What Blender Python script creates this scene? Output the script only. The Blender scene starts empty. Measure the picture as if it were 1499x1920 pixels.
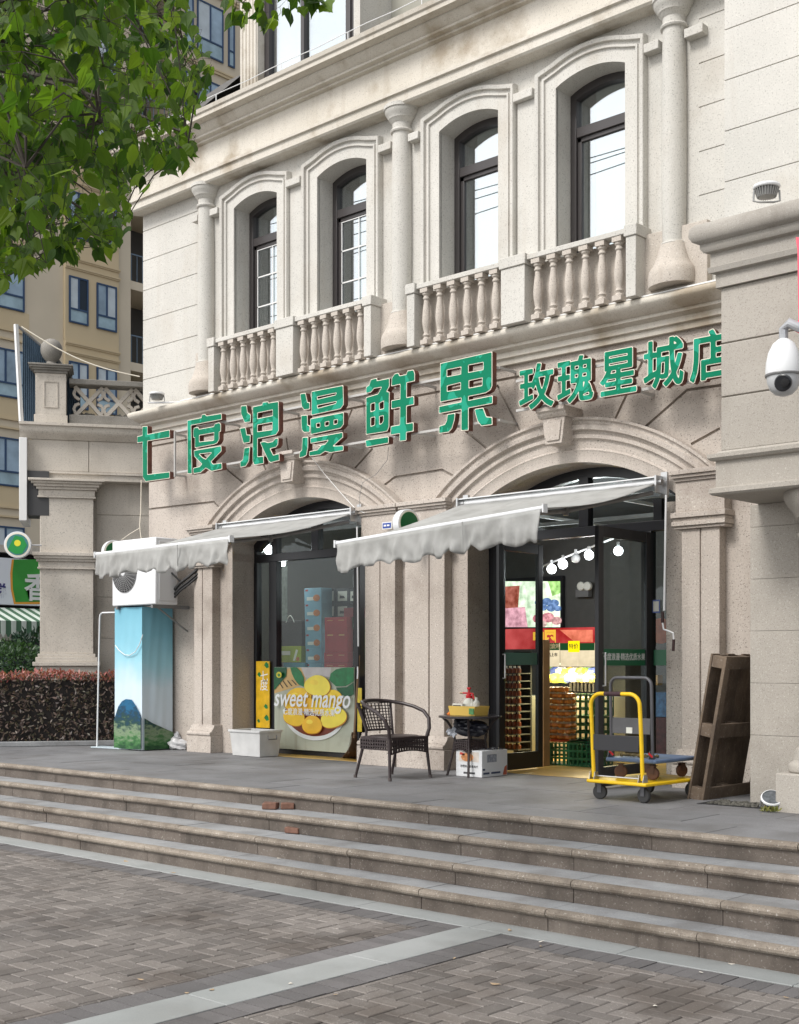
SUNAZ=-99; SUNROT=90-SUNAZ; EXPO=.66
import bpy, bmesh, math, random
import numpy as np
from mathutils import Vector, Matrix, Euler
random.seed(7); rng=np.random.default_rng(5)
R=math.radians; PI=math.pi
SC=bpy.context.scene; COL=SC.collection
# ---------------------------------------------------------------- camera frame
F=2359.; CX=749.5; HY=1245.; EYE=1.15
ANG=math.atan2(2140.5,F); S_,C_=math.sin(ANG),math.cos(ANG)
def onY(px,py,Y):                      # photo point on the facade-parallel plane y=Y -> (x,z)
    t=(px-CX)/F; X=Y*(C_*t-S_)/(C_+S_*t); d=-S_*X+C_*Y
    return (X,EYE+(HY-py)*d/F)
def onX(px,py,X):
    t=(px-CX)/F; Y=X*(C_+S_*t)/(C_*t-S_); d=-S_*X+C_*Y
    return (Y,EYE+(HY-py)*d/F)
def atD(px,py,d):
    r=(px-CX)/F*d
    return Vector((-S_*d+C_*r, C_*d+S_*r, EYE+(HY-py)*d/F))
def lin(r,g,b):
    f=lambda c:(c/12.92 if c<=.04045 else ((c+.055)/1.055)**2.4)
    return tuple(f(v/255.) for v in (r,g,b))+(1,)
# ---------------------------------------------------------------- materials
def newmat(name):
    m=bpy.data.materials.new(name); m.use_nodes=True
    return m,m.node_tree,m.node_tree.nodes['Principled BSDF']
def flat(name,col,rough=.5,metal=0,emit=0,spec=.5,var=.0,vs=8):
    m,nt,b=newmat(name)
    b.inputs['Base Color'].default_value=col; b.inputs['Roughness'].default_value=rough
    b.inputs['Metallic'].default_value=metal; b.inputs['Specular IOR Level'].default_value=spec
    if emit: b.inputs['Emission Color'].default_value=col; b.inputs['Emission Strength'].default_value=emit
    if var:
        tc=nt.nodes.new('ShaderNodeTexCoord'); n=nt.nodes.new('ShaderNodeTexNoise'); n.inputs['Scale'].default_value=vs; n.inputs['Detail'].default_value=6
        nt.links.new(tc.outputs['Object'],n.inputs['Vector'])
        r=nt.nodes.new('ShaderNodeMapRange'); r.inputs[1].default_value=.3; r.inputs[2].default_value=.7; r.inputs[3].default_value=1-var; r.inputs[4].default_value=1+var*.6
        nt.links.new(n.outputs['Fac'],r.inputs[0])
        mx=nt.nodes.new('ShaderNodeVectorMath'); mx.operation='SCALE'; mx.inputs[0].default_value=col[:3]
        nt.links.new(r.outputs[0],mx.inputs['Scale']); nt.links.new(mx.outputs[0],b.inputs['Base Color'])
    return m
def stone(name,c1,c2,speck=.25,stain=.35,stainc=(.10,.075,.05,1),island=0,rough=.82,sscale=1.0,bump=.25,sp=140,streak=.0,thr=(.52,.72)):
    m,nt,b=newmat(name); N=nt.nodes; L=nt.links
    tc=N.new('ShaderNodeTexCoord')
    def noise(scale,det=5,vec=None,rg=.55):
        n=N.new('ShaderNodeTexNoise'); n.inputs['Scale'].default_value=scale; n.inputs['Detail'].default_value=det; n.inputs['Roughness'].default_value=rg
        L.new(vec or tc.outputs['Object'],n.inputs['Vector']); return n
    def mr(src,a,b_,c=0,d=1):
        r=N.new('ShaderNodeMapRange'); r.inputs[1].default_value=a; r.inputs[2].default_value=b_; r.inputs[3].default_value=c; r.inputs[4].default_value=d
        L.new(src,r.inputs[0]); return r.outputs[0]
    def mix(fac,a,b_,mode='MIX'):
        x=N.new('ShaderNodeMix'); x.data_type='RGBA'; x.blend_type=mode
        if isinstance(fac,float): x.inputs[0].default_value=fac
        else: L.new(fac,x.inputs[0])
        for i,v in ((6,a),(7,b_)):
            if isinstance(v,tuple): x.inputs[i].default_value=v
            else: L.new(v,x.inputs[i])
        return x.outputs[2]
    base=mix(mr(noise(.9*sscale,6).outputs['Fac'],.35,.65),c1,c2)
    s1=noise(sp,2,rg=.7); dark=mr(s1.outputs['Fac'],.58,.68,0,speck)
    base=mix(dark,base,(.06,.05,.045,1))
    s2=noise(sp*.8,2,rg=.7); lt=mr(s2.outputs['Fac'],.6,.7,0,speck*.8)
    base=mix(lt,base,(.75,.72,.66,1))
    st=noise(1.3*sscale,7,rg=.6); base=mix(mr(st.outputs['Fac'],thr[0],thr[1],0,stain),base,stainc)
    if streak:
        mp=N.new('ShaderNodeMapping'); mp.inputs['Scale'].default_value=(7,7,.5); L.new(tc.outputs['Object'],mp.inputs['Vector'])
        sn=noise(1,6,mp.outputs['Vector']); base=mix(mr(sn.outputs['Fac'],.55,.75,0,streak),base,stainc)
    if island:
        g=N.new('ShaderNodeNewGeometry'); v=mr(g.outputs['Random Per Island'],0,1,1-island,1+island*.5)
        vm=N.new('ShaderNodeVectorMath'); vm.operation='SCALE'; L.new(base,vm.inputs[0]); L.new(v,vm.inputs['Scale']); base=vm.outputs[0]
    L.new(base,b.inputs['Base Color']); b.inputs['Roughness'].default_value=rough
    if bump:
        bp=N.new('ShaderNodeBump'); bp.inputs['Strength'].default_value=bump; bp.inputs['Distance'].default_value=.004
        L.new(s1.outputs['Fac'],bp.inputs['Height']); L.new(bp.outputs[0],b.inputs['Normal'])
    return m
def glass(name,tint=(.75,.8,.78,1),gl=.1,fres=1.45,rough=.01):
    m,nt,b=newmat(name); N=nt.nodes; L=nt.links; N.remove(b)
    o=N['Material Output']; tr=N.new('ShaderNodeBsdfTransparent'); tr.inputs[0].default_value=tint
    g=N.new('ShaderNodeBsdfGlossy'); g.inputs['Roughness'].default_value=rough; g.inputs[0].default_value=(.86,.9,.93,1)
    fr=N.new('ShaderNodeLayerWeight'); fr.inputs[0].default_value=.5
    pw=N.new('ShaderNodeMath'); pw.operation='POWER'; pw.inputs[1].default_value=4.5; L.new(fr.outputs['Facing'],pw.inputs[0])
    ad=N.new('ShaderNodeMath'); ad.use_clamp=True; ad.operation='MULTIPLY_ADD'; ad.inputs[1].default_value=.5; ad.inputs[2].default_value=gl; L.new(pw.outputs[0],ad.inputs[0])
    mx=N.new('ShaderNodeMixShader'); L.new(ad.outputs[0],mx.inputs[0]); L.new(tr.outputs[0],mx.inputs[1]); L.new(g.outputs[0],mx.inputs[2])
    L.new(mx.outputs[0],o.inputs['Surface']); return m
def leafmat(name,cols,trans=.35,rough=.45):
    m,nt,b=newmat(name); N=nt.nodes; L=nt.links; o=N['Material Output']
    g=N.new('ShaderNodeNewGeometry'); cr=N.new('ShaderNodeValToRGB'); e=cr.color_ramp.elements
    e[0].color=cols[0]; e[1].color=cols[-1]
    for i,c in enumerate(cols[1:-1]): x=e.new((i+1)/(len(cols)-1)); x.color=c
    L.new(g.outputs['Random Per Island'],cr.inputs[0]); L.new(cr.outputs[0],b.inputs['Base Color']); b.inputs['Roughness'].default_value=rough
    t=N.new('ShaderNodeBsdfTranslucent'); 
    vm=N.new('ShaderNodeVectorMath'); vm.operation='MULTIPLY'; vm.inputs[1].default_value=(1.5,1.7,.6); L.new(cr.outputs[0],vm.inputs[0]); L.new(vm.outputs[0],t.inputs[0])
    mx=N.new('ShaderNodeMixShader'); mx.inputs[0].default_value=trans; L.new(b.outputs[0],mx.inputs[1]); L.new(t.outputs[0],mx.inputs[2]); L.new(mx.outputs[0],o.inputs['Surface']); return m
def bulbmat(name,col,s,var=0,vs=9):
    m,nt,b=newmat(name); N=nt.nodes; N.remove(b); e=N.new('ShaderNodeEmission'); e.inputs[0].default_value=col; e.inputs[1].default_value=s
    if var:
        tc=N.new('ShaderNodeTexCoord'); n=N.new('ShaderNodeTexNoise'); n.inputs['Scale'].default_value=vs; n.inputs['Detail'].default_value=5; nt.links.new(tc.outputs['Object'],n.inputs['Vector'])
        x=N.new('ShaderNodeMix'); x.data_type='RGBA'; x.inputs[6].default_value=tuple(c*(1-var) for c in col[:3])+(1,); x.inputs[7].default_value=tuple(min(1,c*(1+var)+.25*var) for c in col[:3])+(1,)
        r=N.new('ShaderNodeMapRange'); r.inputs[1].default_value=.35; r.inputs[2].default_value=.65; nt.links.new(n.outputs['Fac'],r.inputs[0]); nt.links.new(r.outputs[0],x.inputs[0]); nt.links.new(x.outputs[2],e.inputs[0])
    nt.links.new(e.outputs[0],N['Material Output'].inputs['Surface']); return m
M={}
M['up']=stone('pale_granite',(.53,.515,.475,1),(.62,.60,.555,1),.55,.22,(.36,.29,.21,1),bump=.4,streak=.16,sp=85,thr=(.54,.70),island=.05)
M['low']=stone('pinkish_granite',(.43,.378,.33,1),(.50,.445,.395,1),.8,.42,(.17,.13,.105,1),bump=.5,streak=.22,thr=(.54,.70),sp=75)
M['mid']=stone('mid_granite',(.48,.43,.375,1),(.54,.49,.435,1),.6,.35,(.24,.18,.13,1),bump=.4,streak=.2,sp=80)
M['wing']=stone('grey_granite',(.335,.308,.27,1),(.40,.368,.325,1),.5,.2,bump=.4,sp=115,streak=.12)
M['annex']=stone('beige_granite',(.52,.475,.41,1),(.60,.55,.485,1),.5,.25,bump=.3,streak=.2,sp=60)
M['cornice']=stone('weathered_cornice',(.54,.50,.43,1),(.64,.60,.53,1),.4,.6,(.24,.17,.09,1),bump=.4,streak=.28,thr=(.52,.66),sp=85)
M['wingtop']=stone('dirty_cap',(.30,.28,.25,1),(.40,.37,.33,1),.4,.3,bump=.4,streak=.3)
M['nose']=stone('brown_nosing',(.20,.165,.13,1),(.32,.275,.225,1),.6,.6,(.085,.065,.048,1),sscale=2.2,bump=.6,thr=(.45,.65),sp=80)
M['riser']=stone('brown_riser',(.115,.093,.077,1),(.175,.147,.124,1),.3,.6,(.05,.04,.032,1),sscale=2.0,streak=.7,bump=.3,thr=(.47,.66),island=.2,sp=80)
M['tread']=stone('grey_tread',(.255,.262,.27,1),(.33,.335,.34,1),.3,.5,(.13,.12,.11,1),sscale=1.7,bump=.2,island=.12,thr=(.48,.68),sp=90)
M['paver']=stone('terrace_slab',(.155,.155,.160,1),(.215,.215,.222,1),.25,.5,(.09,.082,.076,1),sscale=1.2,bump=.2,island=.12,rough=.72,thr=(.46,.66),sp=90,streak=.12)
M['brick']=stone('clay_paver',(.155,.137,.124,1),(.205,.183,.168,1),.3,.6,(.075,.058,.046,1),sscale=.9,bump=.35,island=.32,rough=.65,thr=(.5,.63),sp=90)
M['brickdark']=stone('dark_paver',(.115,.11,.11,1),(.15,.14,.14,1),.15,.3,(.05,.045,.04,1),bump=.3,island=.2,rough=.75)
M['band']=stone('granite_band',(.27,.285,.28,1),(.34,.35,.345,1),.12,.3,(.13,.125,.11,1),bump=.2,island=.08,rough=.65)
M['sand']=flat('joint_sand',(.06,.052,.045,1),.95,var=.4,vs=4)
M['asphalt']=flat('ground',(.09,.085,.08,1),.9,var=.3,vs=1)
M['black']=flat('black_frame',lin(30,31,35),.35)
M['umber']=flat('bronze_frame',lin(62,58,58),.4)
M['lip']=flat('white_trim',(.75,.75,.74,1),.5)
M['white']=flat('white_paint',(.72,.73,.74,1),.4,var=.06,vs=5)
M['steel']=flat('steel',(.5,.5,.5,1),.35,metal=.9)
M['grey']=flat('grey_metal',(.22,.22,.22,1),.5,metal=.3,var=.2)
M['glass']=glass('shop_glass',(.88,.92,.91,1),.022)
M['mirror']=glass('upper_glass',(.75,.8,.78,1),.46,rough=.004)
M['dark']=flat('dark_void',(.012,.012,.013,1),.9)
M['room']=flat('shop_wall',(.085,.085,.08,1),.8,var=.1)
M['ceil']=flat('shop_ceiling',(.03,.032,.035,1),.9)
M['rfloor']=flat('shop_floor',lin(196,160,84),.35,var=.25,vs=3)
M['rust']=flat('rusty_side',lin(112,72,60),.6,metal=.2,var=.4,vs=14)
M['cream']=flat('cream_rim',(.80,.74,.62,1),.5)
def greenface():
    m,nt,b=newmat('green_film'); N=nt.nodes; L=nt.links; tc=N.new('ShaderNodeTexCoord')
    n=N.new('ShaderNodeTexNoise'); n.inputs['Scale'].default_value=3.6; n.inputs['Detail'].default_value=2.5; n.inputs['Distortion'].default_value=1.2; L.new(tc.outputs['Object'],n.inputs['Vector'])
    r=N.new('ShaderNodeMapRange'); r.inputs[1].default_value=.56; r.inputs[2].default_value=.575; L.new(n.outputs['Fac'],r.inputs[0])
    x=N.new('ShaderNodeMix'); x.data_type='RGBA'; x.inputs[6].default_value=(.0,.175,.09,1); x.inputs[7].default_value=(.015,.30,.19,1); b.inputs['Specular IOR Level'].default_value=.12; L.new(r.outputs[0],x.inputs[0])
    L.new(x.outputs[2],b.inputs['Base Color']); b.inputs['Roughness'].default_value=.45
    bp=N.new('ShaderNodeBump'); bp.inputs['Strength'].default_value=.3; bp.inputs['Distance'].default_value=.01; L.new(r.outputs[0],bp.inputs['Height']); L.new(bp.outputs[0],b.inputs['Normal'])
    return m
M['gface']=greenface()
# ---------------------------------------------------------------- object helpers
def top(o):
    while o.parent: o=o.parent
    return o
class MB:
    def __init__(s): s.v=[]; s.f=[]; s.m=[]; s.cur=0
    def mi(s,i): s.cur=i; return s
    def add(s,vs,fs):
        n=len(s.v); s.v+=[tuple(v) for v in vs]
        for f in fs: s.f.append(tuple(n+i for i in f)); s.m.append(s.cur)
        return s
    def box(s,x0,x1,y0,y1,z0,z1,mat=None):
        vs=[Vector((x,y,z)) for x in (x0,x1) for y in (y0,y1) for z in (z0,z1)]
        if mat is not None: vs=[mat@v for v in vs]
        return s.add(vs,[(0,1,3,2),(4,6,7,5),(0,4,5,1),(2,3,7,6),(0,2,6,4),(1,5,7,3)])
    def prism(s,poly,y0,y1,axis='y',mat=None):
        n=len(poly); a=sum(poly[i][0]*poly[(i+1)%n][1]-poly[(i+1)%n][0]*poly[i][1] for i in range(n))
        if a<0: poly=poly[::-1]
        def P(p,w):
            v={'y':(p[0],w,p[1]),'z':(p[0],p[1],w),'x':(w,p[0],p[1])}[axis]
            return mat@Vector(v) if mat is not None else v
        vs=[P(p,y0) for p in poly]+[P(p,y1) for p in poly]
        fs=[tuple(range(n)),tuple(range(2*n-1,n-1,-1))]+[(i,i+n,(i+1)%n+n,(i+1)%n) for i in range(n)]
        if axis!='y': fs=[f[::-1] for f in fs]
        return s.add(vs,fs)
    def sheet(s,poly,y,axis='y'):
        n=len(poly); a=sum(poly[i][0]*poly[(i+1)%n][1]-poly[(i+1)%n][0]*poly[i][1] for i in range(n))
        if a<0: poly=poly[::-1]
        vs=[{'y':(p[0],y,p[1]),'x':(y,p[0],p[1]),'z':(p[0],p[1],y)}[axis] for p in poly]
        return s.add(vs,[tuple(range(n))])
    def tube(s,pts,r,n=8,cap=True):
        pts=[Vector(p) for p in pts]; rs=r if isinstance(r,(list,tuple)) else [r]*len(pts)
        u=None; vs=[]; fs=[]
        for i,p in enumerate(pts):
            t=(pts[min(i+1,len(pts)-1)]-pts[max(i-1,0)])
            if t.length<1e-9: t=Vector((0,0,1))
            t.normalize()
            if u is None: u=t.orthogonal().normalized()
            else:
                u=u-t*u.dot(t)
                if u.length<1e-6: u=t.orthogonal()
                u.normalize()
            w=t.cross(u)
            for k in range(n):
                a=2*PI*k/n; vs.append(p+(u*math.cos(a)+w*math.sin(a))*rs[i])
        for i in range(len(pts)-1):
            for k in range(n): fs.append((i*n+k,i*n+(k+1)%n,(i+1)*n+(k+1)%n,(i+1)*n+k))
        if cap: fs+=[tuple(range(n-1,-1,-1)),tuple((len(pts)-1)*n+k for k in range(n))]
        return s.add(vs,fs)
    def lathe(s,prof,c,n=24,sx=1,sy=1,mat=None,cap=True):
        vs=[];fs=[];m=len(prof)
        for r,z in prof:
            for k in range(n):
                a=2*PI*k/n; v=Vector((r*sx*math.cos(a),r*sy*math.sin(a),z))
                if mat is not None: v=mat@v
                vs.append(v+Vector(c))
        for i in range(m-1):
            for k in range(n): fs.append((i*n+k,i*n+(k+1)%n,(i+1)*n+(k+1)%n,(i+1)*n+k))
        if cap: fs+=[tuple(range(n-1,-1,-1)),tuple((m-1)*n+k for k in range(n))]
        return s.add(vs,fs)
    def profx(s,prof,x0,x1,yb=None,mitre=False):          # (y,z) profile extruded along x
        n=len(prof); vs=[]
        for y,z in prof: vs.append((x0-(max(0,yb-y) if mitre else 0),y,z))
        for y,z in prof: vs.append((x1,y,z))
        a=sum(prof[i][0]*prof[(i+1)%n][1]-prof[(i+1)%n][0]*prof[i][1] for i in range(n))
        fs=[tuple(range(n)),tuple(range(2*n-1,n-1,-1))]+[(i,i+n,(i+1)%n+n,(i+1)%n) for i in range(n)]
        if a>0: fs=[f[::-1] for f in fs]
        return s.add(vs,fs)
    def arc(s,cx,zc,prof,a0,a1,n=36):                       # (radius,y) closed profile swept round an arch
        m=len(prof); vs=[];fs=[]
        for i in range(n+1):
            a=a0+(a1-a0)*i/n
            for r,y in prof: vs.append((cx+r*math.cos(a),y,zc+r*math.sin(a)))
        for i in range(n):
            for k in range(m): fs.append((i*m+k,i*m+(k+1)%m,(i+1)*m+(k+1)%m,(i+1)*m+k))
        fs+=[tuple(range(m-1,-1,-1)),tuple(n*m+k for k in range(m))]
        return s.add(vs,fs)
    def ball(s,c,r,n=12,sz=1):
        pr=[(max(.001,r*math.sin(PI*i/n)),-r*sz*math.cos(PI*i/n)) for i in range(n+1)]
        return s.lathe(pr,c,n*2)
    def build(s,name,mat,parent=None,bev=0,smooth=30,local=False,recalc=True):
        me=bpy.data.meshes.new(name); off=Vector((0,0,0))
        if parent is not None and not local: off=top(parent).location
        me.from_pydata([tuple(Vector(v)-off) for v in s.v],[],s.f)
        for m in (mat if isinstance(mat,(list,tuple)) else [mat]): me.materials.append(m)
        me.polygons.foreach_set('material_index',s.m)
        if recalc:
            bm=bmesh.new(); bm.from_mesh(me); bmesh.ops.recalc_face_normals(bm,faces=bm.faces); bm.to_mesh(me); bm.free()
        if smooth:
            me.polygons.foreach_set('use_smooth',[True]*len(me.polygons)); me.set_sharp_from_angle(angle=R(smooth))
        me.update(); o=bpy.data.objects.new(name,me); COL.objects.link(o)
        if parent is not None: o.parent=parent
        if bev:
            b=o.modifiers.new('bevel','BEVEL'); b.width=bev; b.segments=2; b.limit_method='ANGLE'; b.angle_limit=R(40)
        return o
def tag(o,label=None,cat=None,group=None,kind=None):
    if label: o['label']=label
    if cat: o['category']=cat
    if group: o['group']=group
    if kind: o['kind']=kind
    return o
def T(name,label,cat,loc,group=None,rz=0):
    o=bpy.data.objects.new(name,None); o.empty_display_size=.1; o.location=loc; o.rotation_euler=(0,0,rz); COL.objects.link(o)
    return tag(o,label,cat,group)
def meshobj(name,me,mat,parent=None):
    if mat is not None: me.materials.clear(); me.materials.append(mat)
    o=bpy.data.objects.new(name,me); COL.objects.link(o)
    if parent is not None: o.parent=parent
    return o
def boolcut(o,cut):
    m=o.modifiers.new('b','BOOLEAN'); m.object=cut; m.operation='DIFFERENCE'; m.solver='EXACT'; m.use_self=True
    dg=bpy.context.evaluated_depsgraph_get(); dg.update()
    me=bpy.data.meshes.new_from_object(o.evaluated_get(dg)); old=o.data; o.modifiers.clear(); o.data=me
    cm=cut.data; bpy.data.objects.remove(cut); bpy.data.meshes.remove(cm); bpy.data.meshes.remove(old)
def textmesh(body,size,off=0,ext=.002,shear=0,align='CENTER',space=1,sx=1):
    c=bpy.data.curves.new('t','FONT'); c.body=body; c.size=size; c.offset=off; c.extrude=ext; c.shear=shear; c.align_x=align; c.align_y='CENTER'; c.space_character=space; c.resolution_u=3
    o=bpy.data.objects.new('t',c); COL.objects.link(o); bpy.context.view_layer.update()
    dg=bpy.context.evaluated_depsgraph_get(); me=bpy.data.meshes.new_from_object(o.evaluated_get(dg)); bpy.data.objects.remove(o); bpy.data.curves.remove(c)
    if sx!=1: me.transform(Matrix.Scale(sx,4,(1,0,0)))
    return me
TY=Matrix.Rotation(PI/2,4,'X')                               # facing -y
TX=Matrix.Rotation(PI/2,4,'Z')@Matrix.Rotation(PI/2,4,'X')   # facing +x
def text(name,body,size,at,mat,parent,face=TY,label=None,**k):
    me=textmesh(body,size,**k); me.transform(Matrix.Translation(Vector(at)-(top(parent).location if parent else Vector()))@face)
    o=meshobj(name,me,mat,parent)
    if label: o['label']=label
    return o
# ---------------------------------------------------------------- setting
g=MB().box(-150,60,-80,150,-1.2,-.62).build('ground',M['asphalt']); tag(g,kind='structure')
# steps
Yn=[7.67,7.33,6.99,6.70]
st=MB(); no=MB(); ri=MB()
XL,XR=-24,1.5
for i,yn in enumerate(Yn):
    zt=-.15*i; x=XL+random.random(); 
    yb=(Yn[i-1]+.06) if i else None
    zt_0=zt
    while x<XR:
        zt=zt_0+random.uniform(-.002,.002); yn_=yn; yn=Yn[i]+random.uniform(-.003,.003)
        L=1.02+random.random()*.1; x1=min(x+L,XR); gp=.006
        prof=[(yn+.07,zt),(yn+.025,zt),(yn+.008,zt-.007),(yn,zt-.022),(yn+.002,zt-.038),(yn+.015,zt-.052),(yn+.03,zt-.056),(yn+.07,zt-.056)]
        no.profx(prof,x,x1-gp)
        ri.profx([(yn+.035,zt-.056),(yn+.035,zt-.152),(yn+.10,zt-.152),(yn+.10,zt-.056)],x,x1-gp)
        if i: st.box(x,x1-gp,yn+.0705,yb,zt-.05,zt-.003)
        x=x1
    # core
for nm,b,m in (('step_nosings',no,'nose'),('step_risers',ri,'riser'),('step_treads',st,'tread')):
    tag(b.build(nm,M[m]),kind='structure')
co=MB()
for i,yn in enumerate(Yn):
    co.box(XL,XR,yn+.101,7.9 if i==0 else Yn[i-1]+.09,-.7,-.15*i-.058)
co.box(XL,XR,7.9,24,-.7,-.03)
tag(co.build('terrace_base',M['riser']),kind='structure')
pv=MB(); y=Yn[0]+.0705; first=True; row=0
while y<13:
    h=.45 if first else .6; x=XL+(row%2)*.45; 
    while x<XR:
        pv.box(x,min(x+.9,XR)-.007,y,y+h-.007,-.04,-.0005+random.uniform(-.0012,.0012)); x+=.9
    y+=h; first=False; row+=1
tag(pv.build('terrace_paving',M['paver']),kind='structure')
# brick paving
GZ=-.60
sd=MB().box(-26,3,-3,6.8,-.64,GZ-.006).build('joint_sand_bed',M['sand']); tag(sd,kind='structure')
bb=MB(); db=MB(); bd=MB(); w=.105
def slabs(x0,x1,y0,y1,L,alongx):
    a=x0 if alongx else y0; e=x1 if alongx else y1
    while a<e:
        b_=min(a+L*random.uniform(.9,1.1),e)
        if alongx: bd.box(a,b_-.005,y0,y1,-.66,GZ+.004)
        else: bd.box(x0,x1,a,b_-.005,-.66,GZ+.004)
        a=b_
slabs(XL,XR,6.49,6.745,1.15,True); slabs(-5.31,-4.985,-1,6.485,1.3,False)
def sold(x0,x1,y0,y1):
    nx=max(1,round((x1-x0)/.21)); ny=max(1,round((y1-y0)/.105))
    if (x1-x0)>(y1-y0): nx=max(1,round((x1-x0)/.105)); ny=1
    else: nx=1
    for i in range(nx):
        for j in range(ny):
            xa=x0+(x1-x0)*i/nx; xb=x0+(x1-x0)*(i+1)/nx; ya=y0+(y1-y0)*j/ny; yb=y0+(y1-y0)*(j+1)/ny
            db.box(xa,xb-.005,ya,yb-.005,-.65,GZ+random.uniform(-.002,.002))
sold(XL,-5.52,6.275,6.485); sold(-4.775,XR,6.275,6.485); sold(-5.52,-5.315,-1,6.485); sold(-4.98,-4.775,-1,6.485)
def brick(x0,x1,y0,y1):
    if x1<-5.52: ok=True
    elif x0>-4.775: ok=True
    else:
        if x0<-5.52<x1: x1=-5.525; ok=x1-x0>.03
        elif x0<-4.775<x1: x0=-4.77; ok=x1-x0>.03
        else: ok=False
    if not ok: return
    if y1>6.27: y1=6.27
    if y1-y0<.03 or x0<-19: return
    z=GZ+random.gauss(0,.0011); tx,ty=random.gauss(0,.0007),random.gauss(0,.0007); b_=.005; q=.003
    vs=[(x0+q,y0+q,-.65),(x1-q,y0+q,-.65),(x1-q,y1-q,-.65),(x0+q,y1-q,-.65),
        (x0+q,y0+q,z-.005-tx-ty),(x1-q,y0+q,z-.005+tx-ty),(x1-q,y1-q,z-.005+tx+ty),(x0+q,y1-q,z-.005-tx+ty),
        (x0+q+b_,y0+q+b_,z-tx-ty),(x1-q-b_,y0+q+b_,z+tx-ty),(x1-q-b_,y1-q-b_,z+tx+ty),(x0+q+b_,y1-q-b_,z-tx+ty)]
    bb.add(vs,[(8,9,10,11),(4,5,9,8),(5,6,10,9),(6,7,11,10),(7,4,8,11),(0,1,5,4),(1,2,6,5),(2,3,7,6),(3,0,4,7)])
for i in range(-185,10):
    for j in range(-5,62):
        k=(i-j)%4; x=i*w; y=j*w
        if y<1.2 and (i<-120 or i>5): continue
        if k==0: brick(x,x+2*w,y,y+w)
        elif k==2: brick(x,x+w,y-w,y+w)
tag(bb.build('brick_paving',M['brick'],smooth=0,recalc=False),kind='structure')
tag(db.build('paving_border',M['brickdark']),kind='structure'); tag(bd.build('paving_band',M['band'],bev=.004),kind='structure')

# ================================================================ THE SHOP BUILDING
B=T('corner_building','pale granite shop building with arched windows, columns and balustrades over two arched shopfronts','building',(-10,10.5,0))
WL=-14.25                                      # left corner
A_C=(-11.17,-7.27); A_H=1.31; A_R=2.08; A_Z=1.09
spr=A_Z+math.sqrt(A_R**2-A_H**2); aa=math.asin((spr-A_Z)/A_R)
def archpoly(c,h,r,zc,z0,n=28):
    a=math.acos(h/r); return [(c+h,z0)]+[(c+r*math.cos(t),zc+r*math.sin(t)) for t in [a+(PI-2*a)*i/n for i in range(n+1)]]+[(c-h,z0)]
WY=10.55
wall=MB().box(WL,-4.5,WY,10.92,0,4.40).build('wall',M['low'],B)
cut=MB()
for c in A_C: cut.prism(archpoly(c,A_H,A_R,A_Z,-1),WY-.3,11.2)
def groove(b,pts,Y,wd=.028,dp=.035):
    q=[Vector((onY(px,py,Y)[0],onY(px,py,Y)[1])) for px,py in pts]
    for a,c in zip(q,q[1:]):
        t=(c-a).normalized(); n=Vector((-t.y,t.x))*wd/2; e=t*wd*.35
        b.prism([tuple(a-e+n),tuple(c+e+n),tuple(c+e-n),tuple(a-e-n)],Y-.1,Y+dp+random.uniform(-.003,.003))
gr=MB()
for pts in [[(268,956),(401,941),(412,951)],[(423,878),(455,904)],[(494,870),(500,884)],[(537,822),(541,846)],[(660,769),(619,863)],[(698,842),(662,882)],
            [(719,911),(740,895),(829,881),(850,892)],[(875,809),(913,840)],[(933,723),(976,808)],[(1205,678),(1155,783)],[(1212,799),(1289,731),(1360,721)],[(1298,832),(1349,804)]]:
    groove(gr,pts,WY)
zj=onY(940,712,WY)[1]
gr.box(WL-.2,-4.4,WY-.1,WY+.0305,zj-.014,zj+.014)
for k in range(1): gr.box(WL-.2,-12.9,WY-.1,WY+.02,1.9-.004,1.9+.004)
cw=cut.build('c',M['low'],B); cg=gr.build('g',M['low'],B)
boolcut(wall,cw); boolcut(wall,cg)
# jambs / inner stone strip
jb=MB(); jb.box(-6.2,-5.965,10.63,10.92,0,2.68); jb.box(-10.10,-9.865,10.63,10.92,0,2.68)
jb.box(-14.2,-4.5,10.921,11.0,0,4.3)
j=MB().box(-6.2,-5.965,10.63,10.92,0,2.70).build('door_jamb',M['low'],B,bev=.008); j=MB().box(-10.10,-9.865,10.63,10.92,0,2.70).build('door_jamb',M['low'],B,bev=.008)
# archivolts + keystones
ring=[(0,.05),(.10,.05),(.12,.065),(.14,.05),(.22,.055),(.235,.09),(.27,.09),(.275,.075),(.305,.075),(.315,.125),(.36,.13),(.375,.11),(.40,.11),(.41,.14),(.435,.14),(.435,-.02),(0,-.02)]
for c in A_C:
    ar=MB().arc(c,A_Z,[(A_R+r,WY-p) for r,p in ring],aa-.075,PI-aa+.075,40)
    for s in (1,-1):
        x0=c+s*A_H; x1=c+s*(A_H+.05)
    a=ar.build('archivolt',M['low'],B,smooth=40)
    k=MB(); kt=3.60
    k.prism([(c-.10,3.34),(c+.10,3.34),(c+.135,kt),(c-.135,kt)],WY-.26,WY)
    k.prism([(c-.075,3.37),(c+.075,3.37),(c+.10,kt-.03),(c-.10,kt-.03)],WY-.275,WY-.259)
    k.profx([(WY-.27,kt),(WY-.30,kt+.03),(WY-.30,kt+.05),(WY-.33,kt+.06),(WY-.33,kt+.10),(WY,kt+.10),(WY,kt)],c-.17,c+.17)
    k.build('keystone',M['low'],a,bev=.004)
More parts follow.
